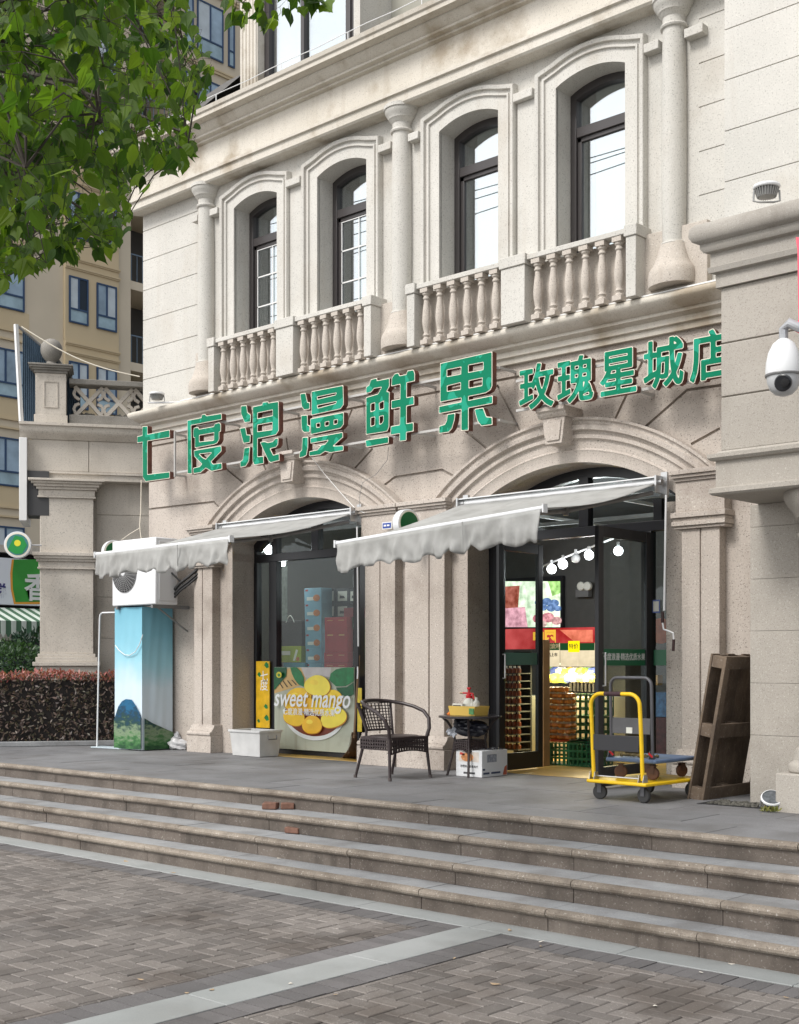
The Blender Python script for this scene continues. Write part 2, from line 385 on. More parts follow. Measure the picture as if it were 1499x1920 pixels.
# pilasters
def pilaster(x0,x1,gx=None,cap=(None,None)):
    yf=10.42; p=MB()
    gx=gx or (x0+x1)/2
    p.box(x0,gx-.008,yf,WY+.05,.30,2.40); p.box(gx+.008,x1,yf,WY+.05,.30,2.40); p.box(gx-.009,gx+.009,yf+.02,WY+.05,.30,2.40)
    o=p.build('pilaster',M['low'],B,bev=.006)
    b=MB()
    b.box(x0-.06,x1+.06,yf-.075,WY+.04,0,.215)
    pr=[(WY+.04,.217),(yf-.07,.217),(yf-.085,.235),(yf-.085,.255),(yf-.07,.272),(yf-.045,.275),(yf-.045,.292),(yf-.03,.30),(yf-.012,.33),(yf-.005,.36),(WY+.04,.36)]
    b.profx(pr,x0-.05,x1+.05)
    b.build('pilaster_base',M['low'],o,bev=.004)
    c=MB(); c0=cap[0] if cap[0] is not None else x0-.05; c1=cap[1] if cap[1] is not None else x1+.05
    for z0,z1,pj in ((2.40,2.425,.03),(2.427,2.47,.05),(2.472,2.50,.035),(2.502,2.55,.06),(2.552,2.56,.03),(2.561,2.84,.012),(2.841,2.87,.03),(2.871,2.90,.055),(2.901,2.945,.075)):
        c.box(c0-pj*.6,c1+pj*.6,yf-pj,WY+.03,z0,z1)
    c.build('pilaster_capital',M['low'],o,bev=.005)
pilaster(-13.10,-12.73,-12.93)
pilaster(-9.99,-9.526,None,(-10.03,-9.50)); pilaster(-9.374,-8.80,-9.02,(-9.40,-8.77)); pilaster(-5.914,-5.528,-5.72)
# ledge between storeys
lp=[(WY+.02,4.28),(WY-.05,4.28),(WY-.05,4.335),(WY-.085,4.345),(WY-.085,4.40),(WY-.15,4.425),(WY-.15,4.455),(WY-.19,4.465),(WY-.235,4.50),(WY-.275,4.53),(WY-.285,4.56),(WY-.27,4.588),(WY-.24,4.60),(WY+.02,4.62)]
MB().profx(lp,WL,-4.9,WY-.17,True).build('ledge',M['cornice'],B,smooth=50)
MB().box(-13.25,-5.0,WY-.245,WY-.215,4.602,4.616).build('light_strip',M['lip'],B)
# upper wall
UY=10.45
WC=(-11.895,-10.375,-8.47,-6.93)
uw=MB().box(WL,-4.8,UY,10.9,4.60,7.42).build('upper_wall',M['up'],B)
UH=.405;UR=.95; uz=7.03-UR; usp=uz+math.sqrt(UR*UR-UH*UH)
cut=MB(); gr=MB()
for c in WC: cut.prism(archpoly(c,UH,UR,uz,5.22,10),UY-.3,11.2)
for k,z in enumerate((7.10,6.69,6.285,5.875,5.47,5.06)):
    gr.box(WL-.2,-13.05,UY-.1,UY+.012,z-.005,z+.005); gr.box(-5.75,-4.7,UY-.1,UY+.0125,z-.005,z+.005)
cw=cut.build('c',M['up'],B); cg=gr.build('g',M['up'],B); boolcut(uw,cw); boolcut(uw,cg)
def frame_sweep(c,prof,z0,half,r,zc,n=12):
    """stone moulding round an arched window: prof=(offset outward,y)"""
    a=math.acos(half/r); path=[((c+half),z0,(1,0))]
    path.append((c+half,zc+r*math.sin(a),(1,0.25)))
    for i in range(1,n): t=a+(PI-2*a)*i/n; path.append((c+r*math.cos(t),zc+r*math.sin(t),(math.cos(t),math.sin(t))))
    path.append((c-half,zc+r*math.sin(a),(-1,0.25))); path.append((c-half,z0,(-1,0)))
    # corner points offset both out and up
    b=MB(); m=len(prof); vs=[];fs=[]
    for x,z,(nx,nz) in path:
        for o,y in prof:
            k=1.0
            if (nx,nz) in ((1,.25),(-1,.25)): vs.append((x+nx*o,y,z+o*.82)); continue
            if abs(nx)==1: vs.append((x+nx*o,y,z)); continue
            vs.append((x+nx*o,y,z+nz*o))
    L=len(path)
    for i in range(L-1):
        for q in range(m): fs.append((i*m+q,i*m+(q+1)%m,(i+1)*m+(q+1)%m,(i+1)*m+q))
    fs+=[tuple(range(m-1,-1,-1)),tuple((L-1)*m+k for k in range(m))]
    return b.add(vs,fs)
surp=[(0,UY-.03),(.125,UY-.03),(.13,UY-.055),(.15,UY-.055),(.155,UY-.035),(.185,UY-.035),(.19,UY-.07),(.225,UY-.08),(.235,UY-.06),(.235,UY+.01),(0,UY+.01)]
for i,c in enumerate(WC):
    s=frame_sweep(c,surp,4.95,UH,UR,uz).build('window_surround',M['up'],B,smooth=35)
    w_=T  # window
    yf=10.68
    fr=MB(); 
    fr.box(c-UH,c-UH+.07,yf,yf+.09,5.215,usp+.02); fr.box(c+UH-.07,c+UH,yf,yf+.09,5.215,usp+.02)
    fr.arc(c,uz,[(UR-.075,yf-.001),(UR+.02,yf-.001),(UR+.02,yf+.091),(UR-.075,yf+.091)],math.acos(UH/UR),PI-math.acos(UH/UR),14)
    fr.box(c-UH+.071,c+UH-.071,yf+.005,yf+.085,6.50,6.60)
    fr.box(c-UH+.071,c-UH+.115,yf+.03,yf+.07,5.215,6.50); fr.box(c+UH-.115,c+UH-.071,yf+.03,yf+.07,5.215,6.50); fr.box(c-UH+.071,c+UH-.071,yf+.03,yf+.07,6.455,6.499)
    W=fr.build('window',M['umber'],B,bev=.004)
    MB().box(c-UH+.07,c+UH-.07,yf+.052,yf+.060,5.215,6.99).build('pane',M['mirror'],W)
    ca,cb=(c-.05,c+UH-.02) if i<2 else (c-.16,c+UH-.02)
    MB().box(ca,cb,yf+.10,yf+.105,5.215,6.97).build('bright_backing',flat('backing_white',(.75,.77,.78,1),.8),W)  # white sheet added behind the pane to brighten it like reflected sky
    if i<2:
        mu=MB()
        for z in (5.32,5.72,6.1): mu.box(c-UH+.115,c+UH-.115,yf+.036,yf+.044,z-.008,z+.008)
        mu.box(c-UH+.115,c-UH+.127,yf+.036,yf+.044,5.215,6.455); mu.box(c-.006,c+.006,yf+.037,yf+.043,5.215,6.455)
        mu.box(c-UH+.127,c+UH-.115,yf+.036,yf+.044,6.443,6.455)
        mu.build('glazing_bars',M['lip'],W)
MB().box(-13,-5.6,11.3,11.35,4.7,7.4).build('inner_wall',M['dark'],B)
# impost blocks
ib=MB(); zb=6.92
def impost(x0,x1):
    MB().box(x0,x1,UY-.10,UY+.01,zb,zb+.085).build('impost_block',M['up'],B,bev=.006)
for x0,x1 in ((-13.06,-12.95),(-12.70,-12.545),(-11.26,-11.01),(-9.725,-9.53),(-9.27,-9.12),(-7.82,-7.58),(-6.28,-6.12),(-5.85,-5.66)): impost(x0,x1)
# thin pilaster strips between window surrounds
ps=MB()
for x0,x1 in ((-11.245,-11.025),(-7.81,-7.59)):
    MB().box(x0,x1,UY-.035,UY+.01,5.25,zb-.002).build('wall_strip',M['up'],B,bev=.004)
# columns
colp=[(.19,4.655),(.215,4.66),(.22,4.69),(.22,4.76),(.213,4.80),(.195,4.83),(.185,4.84),(.165,4.88),(.14,4.95),(.122,5.02),(.112,5.06)]
for xc in (-12.82,-9.40,-5.98):
    c=MB().lathe([(.106,5.05),(.112,5.3),(.117,5.8),(.115,6.5),(.106,7.02),(.106,7.20)],(xc,10.40,0),32).build('column',M['up'],B,smooth=40)
    MB().lathe(colp,(xc,10.37,0),32,1.08,.85).build('column_base',M['mid'],c,smooth=40)
    MB().lathe([(.106,5.03),(.125,5.035),(.132,5.05),(.125,5.065),(.106,5.07)],(xc,10.40,0),32,cap=False).build('base_ring',M['up'],c)
    MB().lathe([(.106,7.055),(.125,7.06),(.132,7.075),(.125,7.09),(.107,7.095),(.107,7.16),(.125,7.175),(.14,7.20),(.15,7.205),(.155,7.225),(.175,7.25),(.19,7.28),(.192,7.30),(.205,7.305),(.205,7.345),(.19,7.35)],(xc,10.40,0),32,cap=False).build('capital',M['up'],c,smooth=35)
# balustrades
MB().box(-13.0,-5.62,10.365,UY+.01,4.60,5.205).build('parapet_panel',M['mid'],B,bev=.006)
def baluster_mb():
    b=MB()
    b.box(-.05,.05,-.05,.05,0,.05)
    pr=[(.042,.05),(.042,.065),(.029,.075),(.033,.09),(.042,.10),(.033,.112),(.027,.13),(.037,.17),(.045,.22),(.048,.27),(.044,.33),(.038,.40),(.03,.45),(.028,.485),(.038,.49),(.04,.505),(.03,.515),(.03,.53),(.042,.54),(.046,.56)]
    b.lathe(pr,(0,0,0),14); b.box(-.052,.052,-.052,.052,.56,.61); return b
bal=None; BY=10.27
def balrange(x0,x1,n):
    global bal
    for i in range(n):
        x=x0+(x1-x0)*(i+.5)/n
        if bal is None: bal=baluster_mb().build('baluster',M['mid'],B,local=True,bev=.003,smooth=35); o=bal
        else: o=bal.copy(); COL.objects.link(o); o.parent=B
        o.location=Vector((x,BY,4.60))-B.location
def post(x0,x1):
    p=MB(); p.box(x0,x1,BY-.07,UY+.01,4.60,5.17); p.box(x0-.015,x1+.015,BY-.085,UY+.01,5.171,5.28); p.build('balustrade_post',M['up'],B,bev=.006)
def rail(x0,x1): MB().box(x0,x1,BY-.06,BY+.07,5.21,5.262).build('balustrade_rail',M['up'],B,bev=.005)
for bx0,bx1 in ((-12.53,-9.70),(-9.14,-6.28)):
    mid=(bx0+bx1)/2
    post(bx0-.01,bx0+.10); post(bx1-.10,bx1+.01); post(mid-.15,mid+.15)
    for a_,b_ in ((bx0+.12,mid-.17),(mid+.17,bx1-.12)): rail(a_,b_); balrange(a_,b_,6)
# entablature
ep=[(UY+.02,7.31),(10.27,7.31),(10.25,7.33),(10.25,7.42),(10.22,7.43),(10.22,7.465),(10.30,7.47),(10.31,7.84),(10.26,7.85),(10.26,7.875),(10.20,7.885),(10.20,7.91),(10.16,7.935),(10.12,7.98),(10.12,8.0),(10.02,8.01),(10.02,8.055),(10.0,8.07),(9.99,8.115),(10.03,8.135),(UY+.02,8.15)]
MB().profx(ep,WL,-4.7,10.38,True).build('entablature',M['cornice'],B,smooth=20)
# roof, dormer
rf=MB(); rf.add([(-14.5,10.2,8.12),(-4.7,10.2,8.12),(-4.7,13.6,9.9),(-12.6,13.6,9.9),(-14.5,18,8.12),(-4.7,18,8.12)],[(0,1,2,3),(0,3,4),(3,2,5,4)])
rf.add([(-14.35,10.15,8.14),(-12.96,10.15,8.14),(-12.96,11.15,9.12),(-13.3,11.15,9.12),(-14.35,14.5,8.14),(-13.3,14,9.12),(-12.96,14,9.12)],[(0,1,2,3),(0,3,5,4),(3,2,6,5)])
rf.build('roof',flat('grey_tiles',(.10,.095,.09,1),.7,var=.3,vs=20),B,smooth=0)
def Xy(px,Y): return onY(px,100,Y)[0]
DY=11.2
dx=[Xy(p,DY) for p in (464,496,500,567,652,657)]
d=MB(); d.box(dx[0],dx[1],DY-.12,DY+.3,8.0,10.6)
for k in range(5):
    xx=dx[0]+(dx[1]-dx[0])*(k+.5)/5; d.tube([(xx,DY-.12,8.2),(xx,DY-.12,10.25)],.026,8)
dm=d.build('dormer',M['cornice'],B)
fr=MB()
fr.box(dx[1],dx[1]+.09,DY,DY+.1,8.0,10.5); fr.box(dx[3]-.03,dx[3]+.03,DY,DY+.1,8.0,10.5); fr.box(dx[5]-.08,dx[5],DY,DY+.1,8.0,10.5); fr.box(dx[1],dx[5],DY+.01,DY+.09,10.45,10.55)
fr.box(dx[5]+.001,dx[5]+.08,DY+.02,DY+.75,8.0,10.5)
wf=fr.build('dormer_frame',M['umber'],dm)
MB().box(dx[1]+.05,dx[5]-.05,DY+.05,DY+.06,8.0,10.5).build('dormer_pane',M['mirror'],wf)
MB().box(dx[1],dx[5],DY+.8,DY+.85,8,10.5).build('dormer_room',M['room'],dm)
x9=dx[5]+.08; MB().box(x9,x9+.11,DY-.02,DY+.8,8.0,10.6).build('dormer_trim',M['up'],dm)
MB().box(x9+.11,-7.0,DY+.55,DY+.8,8.0,10.6).build('dormer_wall',flat('grey_render',(.35,.34,.29,1),.9,var=.08),dm)
lr=MB(); lr.tube([(-14.3,10.06,8.23)]+[(x,10.05,8.23+.008*math.sin(x*5)) for x in np.arange(-14,-8,.4)],.005,5)
for x in (-13.4,-12.2,-11.0,-9.9,-8.8): lr.tube([(x,10.05,8.13),(x,10.05,8.23)],.006,5)
lr.build('lightning_wire',M['white'],B)
# ---- projecting wing on the right
WX=-4.76; WFY=9.0
wg=MB(); 
for k,(z0,z1) in enumerate(((2.82,3.235),(3.245,3.655),(3.665,4.095))): wg.box(WX,-2.2,WFY,10.5,z0,z1)
wg.box(WX+.015,-2.21,WFY+.015,10.49,2.81,4.1)
W_=wg.build('wing_frieze',M['wing'],B,bev=.006)
wa=[(10.5,2.47),(WFY-.05,2.47),(WFY-.07,2.485),(WFY-.07,2.52),(WFY-.03,2.535),(WFY-.03,2.735),(WFY-.06,2.74),(WFY-.08,2.76),(WFY-.08,2.79),(WFY-.03,2.80),(WFY-.01,2.818),(10.5,2.818)]
MB().profx(wa,WX,-2.2,WFY,True).build('wing_architrave',M['wing'],B,smooth=25)
wc=[(10.5,4.097),(WFY-.03,4.097),(WFY-.03,4.20),(WFY-.07,4.21),(WFY-.08,4.25),(WFY-.06,4.26),(WFY-.06,4.36),(WFY-.10,4.37),(WFY-.12,4.40),(WFY-.12,4.43),(WFY-.165,4.45),(WFY-.185,4.49),(WFY-.18,4.55),(WFY-.15,4.585),(WFY-.10,4.60),(10.5,4.64)]
MB().profx(wc,WX,-2.2,WFY,True).build('wing_cornice',M['wingtop'],B,smooth=40)
PX=-4.855; pr_=MB()
for z0,z1 in ((-.6,.56),(.562,.99),(.992,1.42),(1.422,1.85),(1.852,2.28),(2.282,2.468)): pr_.box(PX,-2.2,9.68,10.6,z0,z1)
pr_.build('wing_pier',M['wing'],B,bev=.003)
nw=MB()
for z0,z1 in ((0,.70),(.704,1.12),(1.124,1.54),(1.544,1.96),(1.964,2.47)): nw.box(-5.50,PX-.001,10.58,10.7,z0,z1)
nw.build('recessed_wall',M['wing'],B,bev=.003)
ul=MB()
for k in range(12): ul.box(-4.89,-2.2,9.3,10.45,4.64+.41*k,4.64+.41*k+.404)
ul.box(-4.875,-2.21,9.312,10.44,4.6,9.5)
ul.build('wing_upper_wall',M['up'],B,bev=.003)
# column in front of the pier
pc=MB(); pc.box(-4.415,-3.6,9.22,9.66,-.02,.30); 
pc.lathe([(.40,.30),(.41,.33),(.40,.37),(.36,.39),(.36,.42),(.345,.45),(.345,.47),(.33,.50)],(-4.0,9.42,0),32,.97,.5)
o=MB().lathe([(.27,.50),(.265,1.2),(.25,2.05),(.25,2.1)],(-3.96,9.40,0),32).build('porch_column',M['wing'],B)
pc.build('porch_base',M['wing'],o,bev=.012,smooth=40)
MB().lathe([(.25,2.10),(.28,2.12),(.29,2.15),(.25,2.17),(.25,2.24),(.30,2.27),(.33,2.33),(.36,2.36),(.39,2.42),(.39,2.469)],(-3.98,9.36,0),32).build('porch_capital',M['wing'],o)
# ---- glazing of the two shopfronts
GY=10.92
def shopfront(c,verts,trans,xl,xr,panes,name):
    f=MB(); a=math.acos(A_H/A_R)
    f.arc(c,A_Z,[(A_R-.10,GY-.004),(A_R+.03,GY-.004),(A_R+.03,GY+.10),(A_R-.10,GY+.10)],a-.02,PI-a+.02,30)
    f.box(c-A_H-.02,c-A_H+.05,GY,GY+.09,0,spr); f.box(c+A_H-.05,c+A_H+.02,GY,GY+.09,0,spr)
    f.box(c-A_H+.051,c+A_H-.051,GY-.01,GY+.095,2.47,2.57)
    for x0,x1,z0,z1 in verts: f.box(x0,x1,GY-.006,GY+.09,z0,z1)
    o=f.build(name,M['black'],B,bev=.004)
    for x0,x1,z0,z1 in panes: MB().box(x0,x1,GY+.04,GY+.046,z0,z1).build('shop_pane',M['glass'],o)
    g_=MB(); pts=archpoly(c,A_H-.06,A_R-.06,A_Z,2.571); g_.prism(pts,GY+.04,GY+.046); g_.build('transom_pane',M['glass'],o)
    return o
def gx(px): return onY(px,1200,GY)[0]
L1=shopfront(A_C[0],[(gx(505),gx(519),.05,2.469),(gx(663),gx(675),.05,2.469),(gx(510),gx(519),2.571,2.83),(gx(584),gx(597),2.571,3.09),(gx(474),gx(480),.05,2.469),(-12.42,-9.9,.0,.06)],0,0,0,
   [(gx(480),gx(505),.06,2.469),(gx(519),gx(663),.06,2.469)],'shop_window')
R1=shopfront(A_C[1],[(gx(922),gx(939),0,2.469),(gx(1203),gx(1222),0,2.469),(gx(1086),gx(1104),2.571,3.09),(gx(1226),gx(1242),2.571,2.78)],0,0,0,
   [(gx(1222),gx(1249),0,2.469)],'shop_entrance')
# door leaves
def leaf(X,y0,y1,z1,name):
    f=MB(); f.box(X-.022,X+.022,y0,y0+.085,.02,z1); f.box(X-.022,X+.022,y1-.085,y1,.02,z1); f.box(X-.0215,X+.0215,y0+.086,y1-.086,.02,.20); f.box(X-.0215,X+.0215,y0+.086,y1-.086,z1-.10,z1)
    o=f.build(name,M['black'],B,bev=.004)
    MB().box(X-.004,X+.004,y0+.086,y1-.086,.201,z1-.101).build('door_pane',M['glass'],o)
    return o
dl=leaf(-8.13,10.50,11.28,2.45,'door_leaf'); dr=leaf(-6.40,9.74,10.66,2.42,'door_leaf')
bandm=flat('green_band',lin(20,96,62),.4); bandb=flat('pale_green_band',lin(90,130,120),.5)
z0,z1=1.14,1.27
MB().box(-8.125,-8.1235,10.587,11.193,z0,z1).build('door_band',bandb,dl)
b_=MB().box(-6.395,-6.3935,9.83,10.573,1.135,1.29).build('door_band',bandm,dr)
text('door_lettering','七度浪漫·精选优质水果',.072,(-6.3925,10.2,1.212),M['lip'],dr,TX,off=.0008,ext=.0004)
MB().box(gx(1222)+.005,gx(1249),GY+.035,GY+.0385,1.135,1.29).build('side_band',bandm,R1)
hd=MB(); hd.tube([(-8.09,10.535,1.0),(-8.06,10.535,1.0),(-8.06,10.535,1.25),(-8.09,10.535,1.25)],.009,8); hd.build('door_handle',M['steel'],dl)
hd=MB(); hd.tube([(-6.36,9.78,.95),(-6.33,9.78,.95),(-6.33,9.78,1.25),(-6.36,9.78,1.25)],.009,8); hd.build('door_handle',M['steel'],dr)
# room shell
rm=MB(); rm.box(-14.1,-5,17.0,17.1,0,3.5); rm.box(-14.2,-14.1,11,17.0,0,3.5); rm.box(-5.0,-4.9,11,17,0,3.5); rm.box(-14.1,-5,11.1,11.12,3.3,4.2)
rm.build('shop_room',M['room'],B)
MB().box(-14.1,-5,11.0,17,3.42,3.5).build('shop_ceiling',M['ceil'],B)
MB().box(-14.1,-5,10.60,17,-.02,.004).build('shop_floor',M['rfloor'],B)
# interior side of upper floor is dark
for nm,x0,x1 in (('pipe',0,0),): pass
for o in B.children:
    if o.name in('wall','upper_wall'): o.data.polygons.foreach_set('use_smooth',[False]*len(o.data.polygons))
# ================================================================ LETTER SIGNS
def sdf_poly(P,X,Z):
    P=np.array(P); d=np.full(X.shape,1e9); ins=np.zeros(X.shape,bool); n=len(P)
    for i in range(n):
        a=P[i]; b=P[(i+1)%n]; e=b-a; wx=X-a[0]; wz=Z-a[1]
        t=np.clip((wx*e[0]+wz*e[1])/(e@e+1e-12),0,1); d=np.minimum(d,(wx-t*e[0])**2+(wz-t*e[1])**2)
        c=((a[1]>Z)!=(b[1]>Z)); xi=a[0]+(Z-a[1])/(b[1]-a[1]+1e-12)*e[0]; ins^=c&(X<xi)
    d=np.sqrt(d); return np.where(ins,-d,d)
def solid_from_sdf(S,xs,zs,lvl,yf,yb,mb,side=True):
    V=S-lvl; vid={}; nx,nz=len(xs),len(zs); vs=[];fs=[]
    def pt(key,x,z):
        if key not in vid: vid[key]=len(vs); vs.append((x,z))
        return vid[key]
    segs=[]; run=None
    for j in range(nz-1):
        i=0
        while i<nx-1:
            q=((i,j),(i+1,j),(i+1,j+1),(i,j+1)); v=[V[b,a] for a,b in q]
            if all(t<0 for t in v):
                i0=i
                while i<nx-1 and V[j,i]<0 and V[j,i+1]<0 and V[j+1,i]<0 and V[j+1,i+1]<0: i+=1
                fs.append([pt(('g',k,j),xs[k],zs[j]) for k in range(i0,i+1)]+[pt(('g',k,j+1),xs[k],zs[j+1]) for k in range(i,i0-1,-1)])
                continue
            if any(t<0 for t in v):
                poly=[]; cr=[]
                for k in range(4):
                    a,b=q[k],q[(k+1)%4]; va,vb=v[k],v[(k+1)%4]
                    if va<0: poly.append(pt(('g',)+a,xs[a[0]],zs[a[1]]))
                    if (va<0)!=(vb<0):
                        t=va/(va-vb); key=('e',)+min(a,b)+max(a,b)
                        p=pt(key,xs[a[0]]+(xs[b[0]]-xs[a[0]])*t,zs[a[1]]+(zs[b[1]]-zs[a[1]])*t); poly.append(p); cr.append((p,va<0))
                if len(poly)>2: fs.append(poly)
                for k in range(len(cr)):
                    if cr[k][1]: segs.append((cr[k][0],cr[(k+1)%len(cr)][0]))
            i+=1
    V3=[(x,yf,z) for x,z in vs]; n=len(V3); F3=[tuple(f) for f in fs]
    if side:
        V3+=[(x,yb,z) for x,z in vs]; mb.mi(0); mb.add(V3,F3); m0=len(mb.v)-2*n
        mb.mi(1)
        for a,b in segs: mb.f.append((m0+a,m0+a+n,m0+b+n,m0+b)); mb.m.append(1)
        mb.mi(0)
    else: mb.add(V3,F3)
LY=10.17
LET=[('七',250,790,16,[[(270,150),(430,140),(430,1590),(1095,1510),(1095,1705),(370,1810),(285,1680)],[(120,450),(1095,250),(1100,480),(430,590),(120,650)]],[]),
('度',345,770,16,[[(105,290),(530,205),(530,120),(640,95),(680,150),(1130,80),(1140,260),(210,440),(105,450)],[(105,300),(215,300),(250,1900),(110,1890)],[(280,600),(310,510),(430,490),(460,550),(900,470),(930,390),(1060,350),(1110,400),(1110,620),(1060,640),(1060,860),(1000,970),(930,1005),(330,1120),(330,810),(280,800)],[(300,1190),(1120,1050),(1130,1210),(820,1530),(880,1600),(1140,1560),(1150,1750),(830,1820),(660,1720),(500,1860),(290,1890),(280,1720),(480,1670),(540,1600),(310,1370)]],[[(465,740),(905,660),(900,880),(840,890),(465,930)],[(460,1300),(830,1260),(660,1450),(560,1400)]]),
('浪',445,745,13.71,[[(95,215),(245,205),(265,380),(350,450),(345,635),(190,650),(95,420)],[(60,790),(215,770),(250,960),(340,960),(335,1155),(160,1185)],[(180,1300),(330,1270),(300,1640),(220,1770),(80,1800),(75,1650),(145,1600)],[(400,240),(525,220),(525,1520),(680,1510),(685,1700),(440,1740),(400,1650)],[(400,240),(640,190),(660,120),(800,105),(810,140),(1065,100),(1070,850),(1000,960),(525,1060),(400,1060)],[(590,1150),(700,1130),(800,1160),(920,1130),(970,1060),(1060,1040),(1050,1210),(1000,1280),(850,1320),(930,1480),(1080,1440),(1090,1620),(860,1680),(800,1630),(620,1230)]],[[(525,400),(910,320),(910,465),(525,545)],[(525,710),(905,640),(900,830),(525,880)]]),
('漫',560,710,12.39,[[(35,350),(165,330),(210,545),(265,550),(265,705),(130,725),(75,650)],[(60,850),(210,840),(215,1075),(270,1090),(265,1245),(130,1250),(75,1190),(65,1050)],[(90,1360),(225,1350),(220,1600),(185,1780),(120,1820),(15,1840),(30,1700),(75,1660)],[(305,295),(1040,150),(1050,600),(980,700),(300,850)],[(275,930),(1050,780),(1050,1060),(980,1150),(285,1300)],[(275,1380),(1030,1240),(1035,1360),(810,1560),(1045,1550),(1045,1670),(740,1720),(620,1690),(500,1770),(250,1800),(250,1690),(440,1650),(520,1560),(400,1570),(620,1520),(690,1430),(280,1505)]],[[(440,420),(880,330),(870,370),(440,475)],[(440,620),(880,530),(870,570),(450,680)],[(415,1045),(500,1030),(500,1120),(425,1130)],[(620,1010),(710,990),(705,1080),(620,1100)],[(825,960),(910,950),(900,1040),(825,1060)]]),
('鲜',680,685,12,[[(80,490),(150,440),(190,315),(330,280),(330,340),(610,285),(610,470),(550,580),(610,600),(600,1380),(560,1480),(470,1500),(80,1560),(80,720),(350,640),(430,490),(260,520),(200,600),(80,635)],[(65,1680),(590,1600),(590,1750),(85,1840)],[(660,290),(720,190),(810,165),(840,230),(990,200),(1010,120),(1150,95),(1180,180),(1180,350),(650,470)],[(650,790),(1160,690),(1165,880),(650,985)],[(640,1370),(1150,1280),(1150,1480),(630,1570)],[(850,300),(1000,290),(990,1690),(835,1710)]],[[(190,870),(280,840),(280,1010),(190,1040)],[(380,850),(480,800),(480,970),(390,990)],[(190,1180),(280,1160),(275,1340),(190,1370)],[(385,1150),(470,1130),(470,1250),(430,1310),(385,1320)]]),
('果',818,650,11.29,[[(90,350),(1190,100),(1190,830),(1150,920),(1050,980),(85,1175)],[(60,1260),(1200,1030),(1200,1200),(60,1420)],[(535,900),(690,900),(690,1770),(530,1780)],[(240,1430),(410,1400),(390,1560),(340,1730),(270,1810),(60,1840),(65,1680),(190,1640),(225,1560)],[(815,1320),(1000,1290),(1070,1480),(1190,1490),(1195,1650),(960,1680),(880,1580),(835,1420)]],[[(235,490),(530,430),(525,575),(235,630)],[(690,390),(1000,330),(1000,480),(690,540)],[(240,830),(520,760),(520,900),(240,940)],[(700,720),(980,660),(975,820),(700,870)]])]
sg=T('shop_sign','large green block characters on rusty frame over the left arch, four fifths of the fascia','sign',(-11,LY,4))
def fr_tubes(zs_,x0,x1,par):
    b=MB()
    for z in zs_: b.box(x0,x1,LY+.075,LY+.10,z-.0125,z+.0125)
    x=x0+.3
    while x<x1: b.box(x,x+.025,LY+.101,WY+.05,zs_[0]-.012,zs_[0]+.012); b.box(x,x+.025,LY+.101,WY+.05,zs_[-1]-.012,zs_[-1]+.012); x+=1.1
    return b
fb=fr_tubes((3.66,4.20),-13.75,-7.95,sg); fb.box(-13.27,-13.25,LY+.05,LY+.075,3.6,4.2); fb.build('sign_frame',flat('frame_steel',(.45,.44,.42,1),.5),sg)
for ch,ox,oy,s,adds,subs in LET:
    cv=lambda p:onY(ox+p[0]/s,oy+p[1]/s,LY)
    A=[[cv(p) for p in q] for q in adds]; Sb=[[cv(p) for p in q] for q in subs]
    al=[p for q in A for p in q]; x0=min(p[0] for p in al)-.03; x1=max(p[0] for p in al)+.03; z0=min(p[1] for p in al)-.03; z1=max(p[1] for p in al)+.03
    h=.0105; xs=np.arange(x0,x1,h); zs=np.arange(z0,z1,h); X,Z=np.meshgrid(xs,zs)
    S=np.min([sdf_poly(q,X,Z) for q in A],axis=0)
    for q in Sb: S=np.maximum(S,-sdf_poly(q,X,Z))
    m=MB(); solid_from_sdf(S,xs,zs,.001,LY,LY+.072,m)
    o=m.build('sign_character',[M['cream'],M['rust']],sg,recalc=False,smooth=0)
    m=MB(); solid_from_sdf(S,xs,zs,-.0065,LY-.003,LY,m,side=False); m.build('character_face',M['gface'],o,recalc=False,smooth=0)
# smaller branch name sign
s2=T('branch_sign','smaller green five character sign on rusty frame over the right arch beside the porch','sign',(-6.6,LY,3.9))
fr_tubes((3.72,4.02),-7.70,-4.9,s2).build('sign_frame',flat('frame_steel',(.45,.44,.42,1),.5),s2)
def glyph_sdf(ch,size,h=.0085,sx=.92):
    me=textmesh(ch,size,ext=0,sx=sx); cnt={}
    for q in me.polygons:
        for e in q.edge_keys: cnt[e]=cnt.get(e,0)+1
    V=[v.co for v in me.vertices]; E=[(V[a].x,V[a].y,V[b].x,V[b].y) for (a,b),c in cnt.items() if c==1]
    xs_=[e[0] for e in E]; zs_=[e[1] for e in E]
    xs=np.arange(min(xs_)-.04,max(xs_)+.04,h); zs=np.arange(min(zs_)-.04,max(zs_)+.04,h); X,Z=np.meshgrid(xs,zs); d=np.full(X.shape,1e9); ins=np.zeros(X.shape,bool)
    for x0,z0,x1,z1 in E:
        ex,ez=x1-x0,z1-z0; wx,wz=X-x0,Z-z0; t=np.clip((wx*ex+wz*ez)/(ex*ex+ez*ez+1e-12),0,1); d=np.minimum(d,(wx-t*ex)**2+(wz-t*ez)**2)
        if abs(ez)>1e-9: c=((z0>Z)!=(z1>Z)); ins^=c&(X<x0+(Z-z0)/ez*ex)
    d=np.sqrt(d); return np.where(ins,-d,d),xs,zs
for ch,px,z in (('玫',1006,3.875),('瑰',1079,3.87),('星',1160,3.87),('城',1244,3.875),('店',1334,3.87)):
    X=onY(px,700,LY)[0]; S,xs,zs=glyph_sdf(ch,.47); m=MB(); solid_from_sdf(S,xs+X,zs+z,.0155,LY,LY+.068,m)
    o=m.build('sign_character',[M['cream'],M['rust']],s2,recalc=False,smooth=0)
    m=MB(); solid_from_sdf(S,xs+X,zs+z,.0085,LY-.003,LY,m,side=False); m.build('character_face',M['gface'],o,recalc=False,smooth=0)
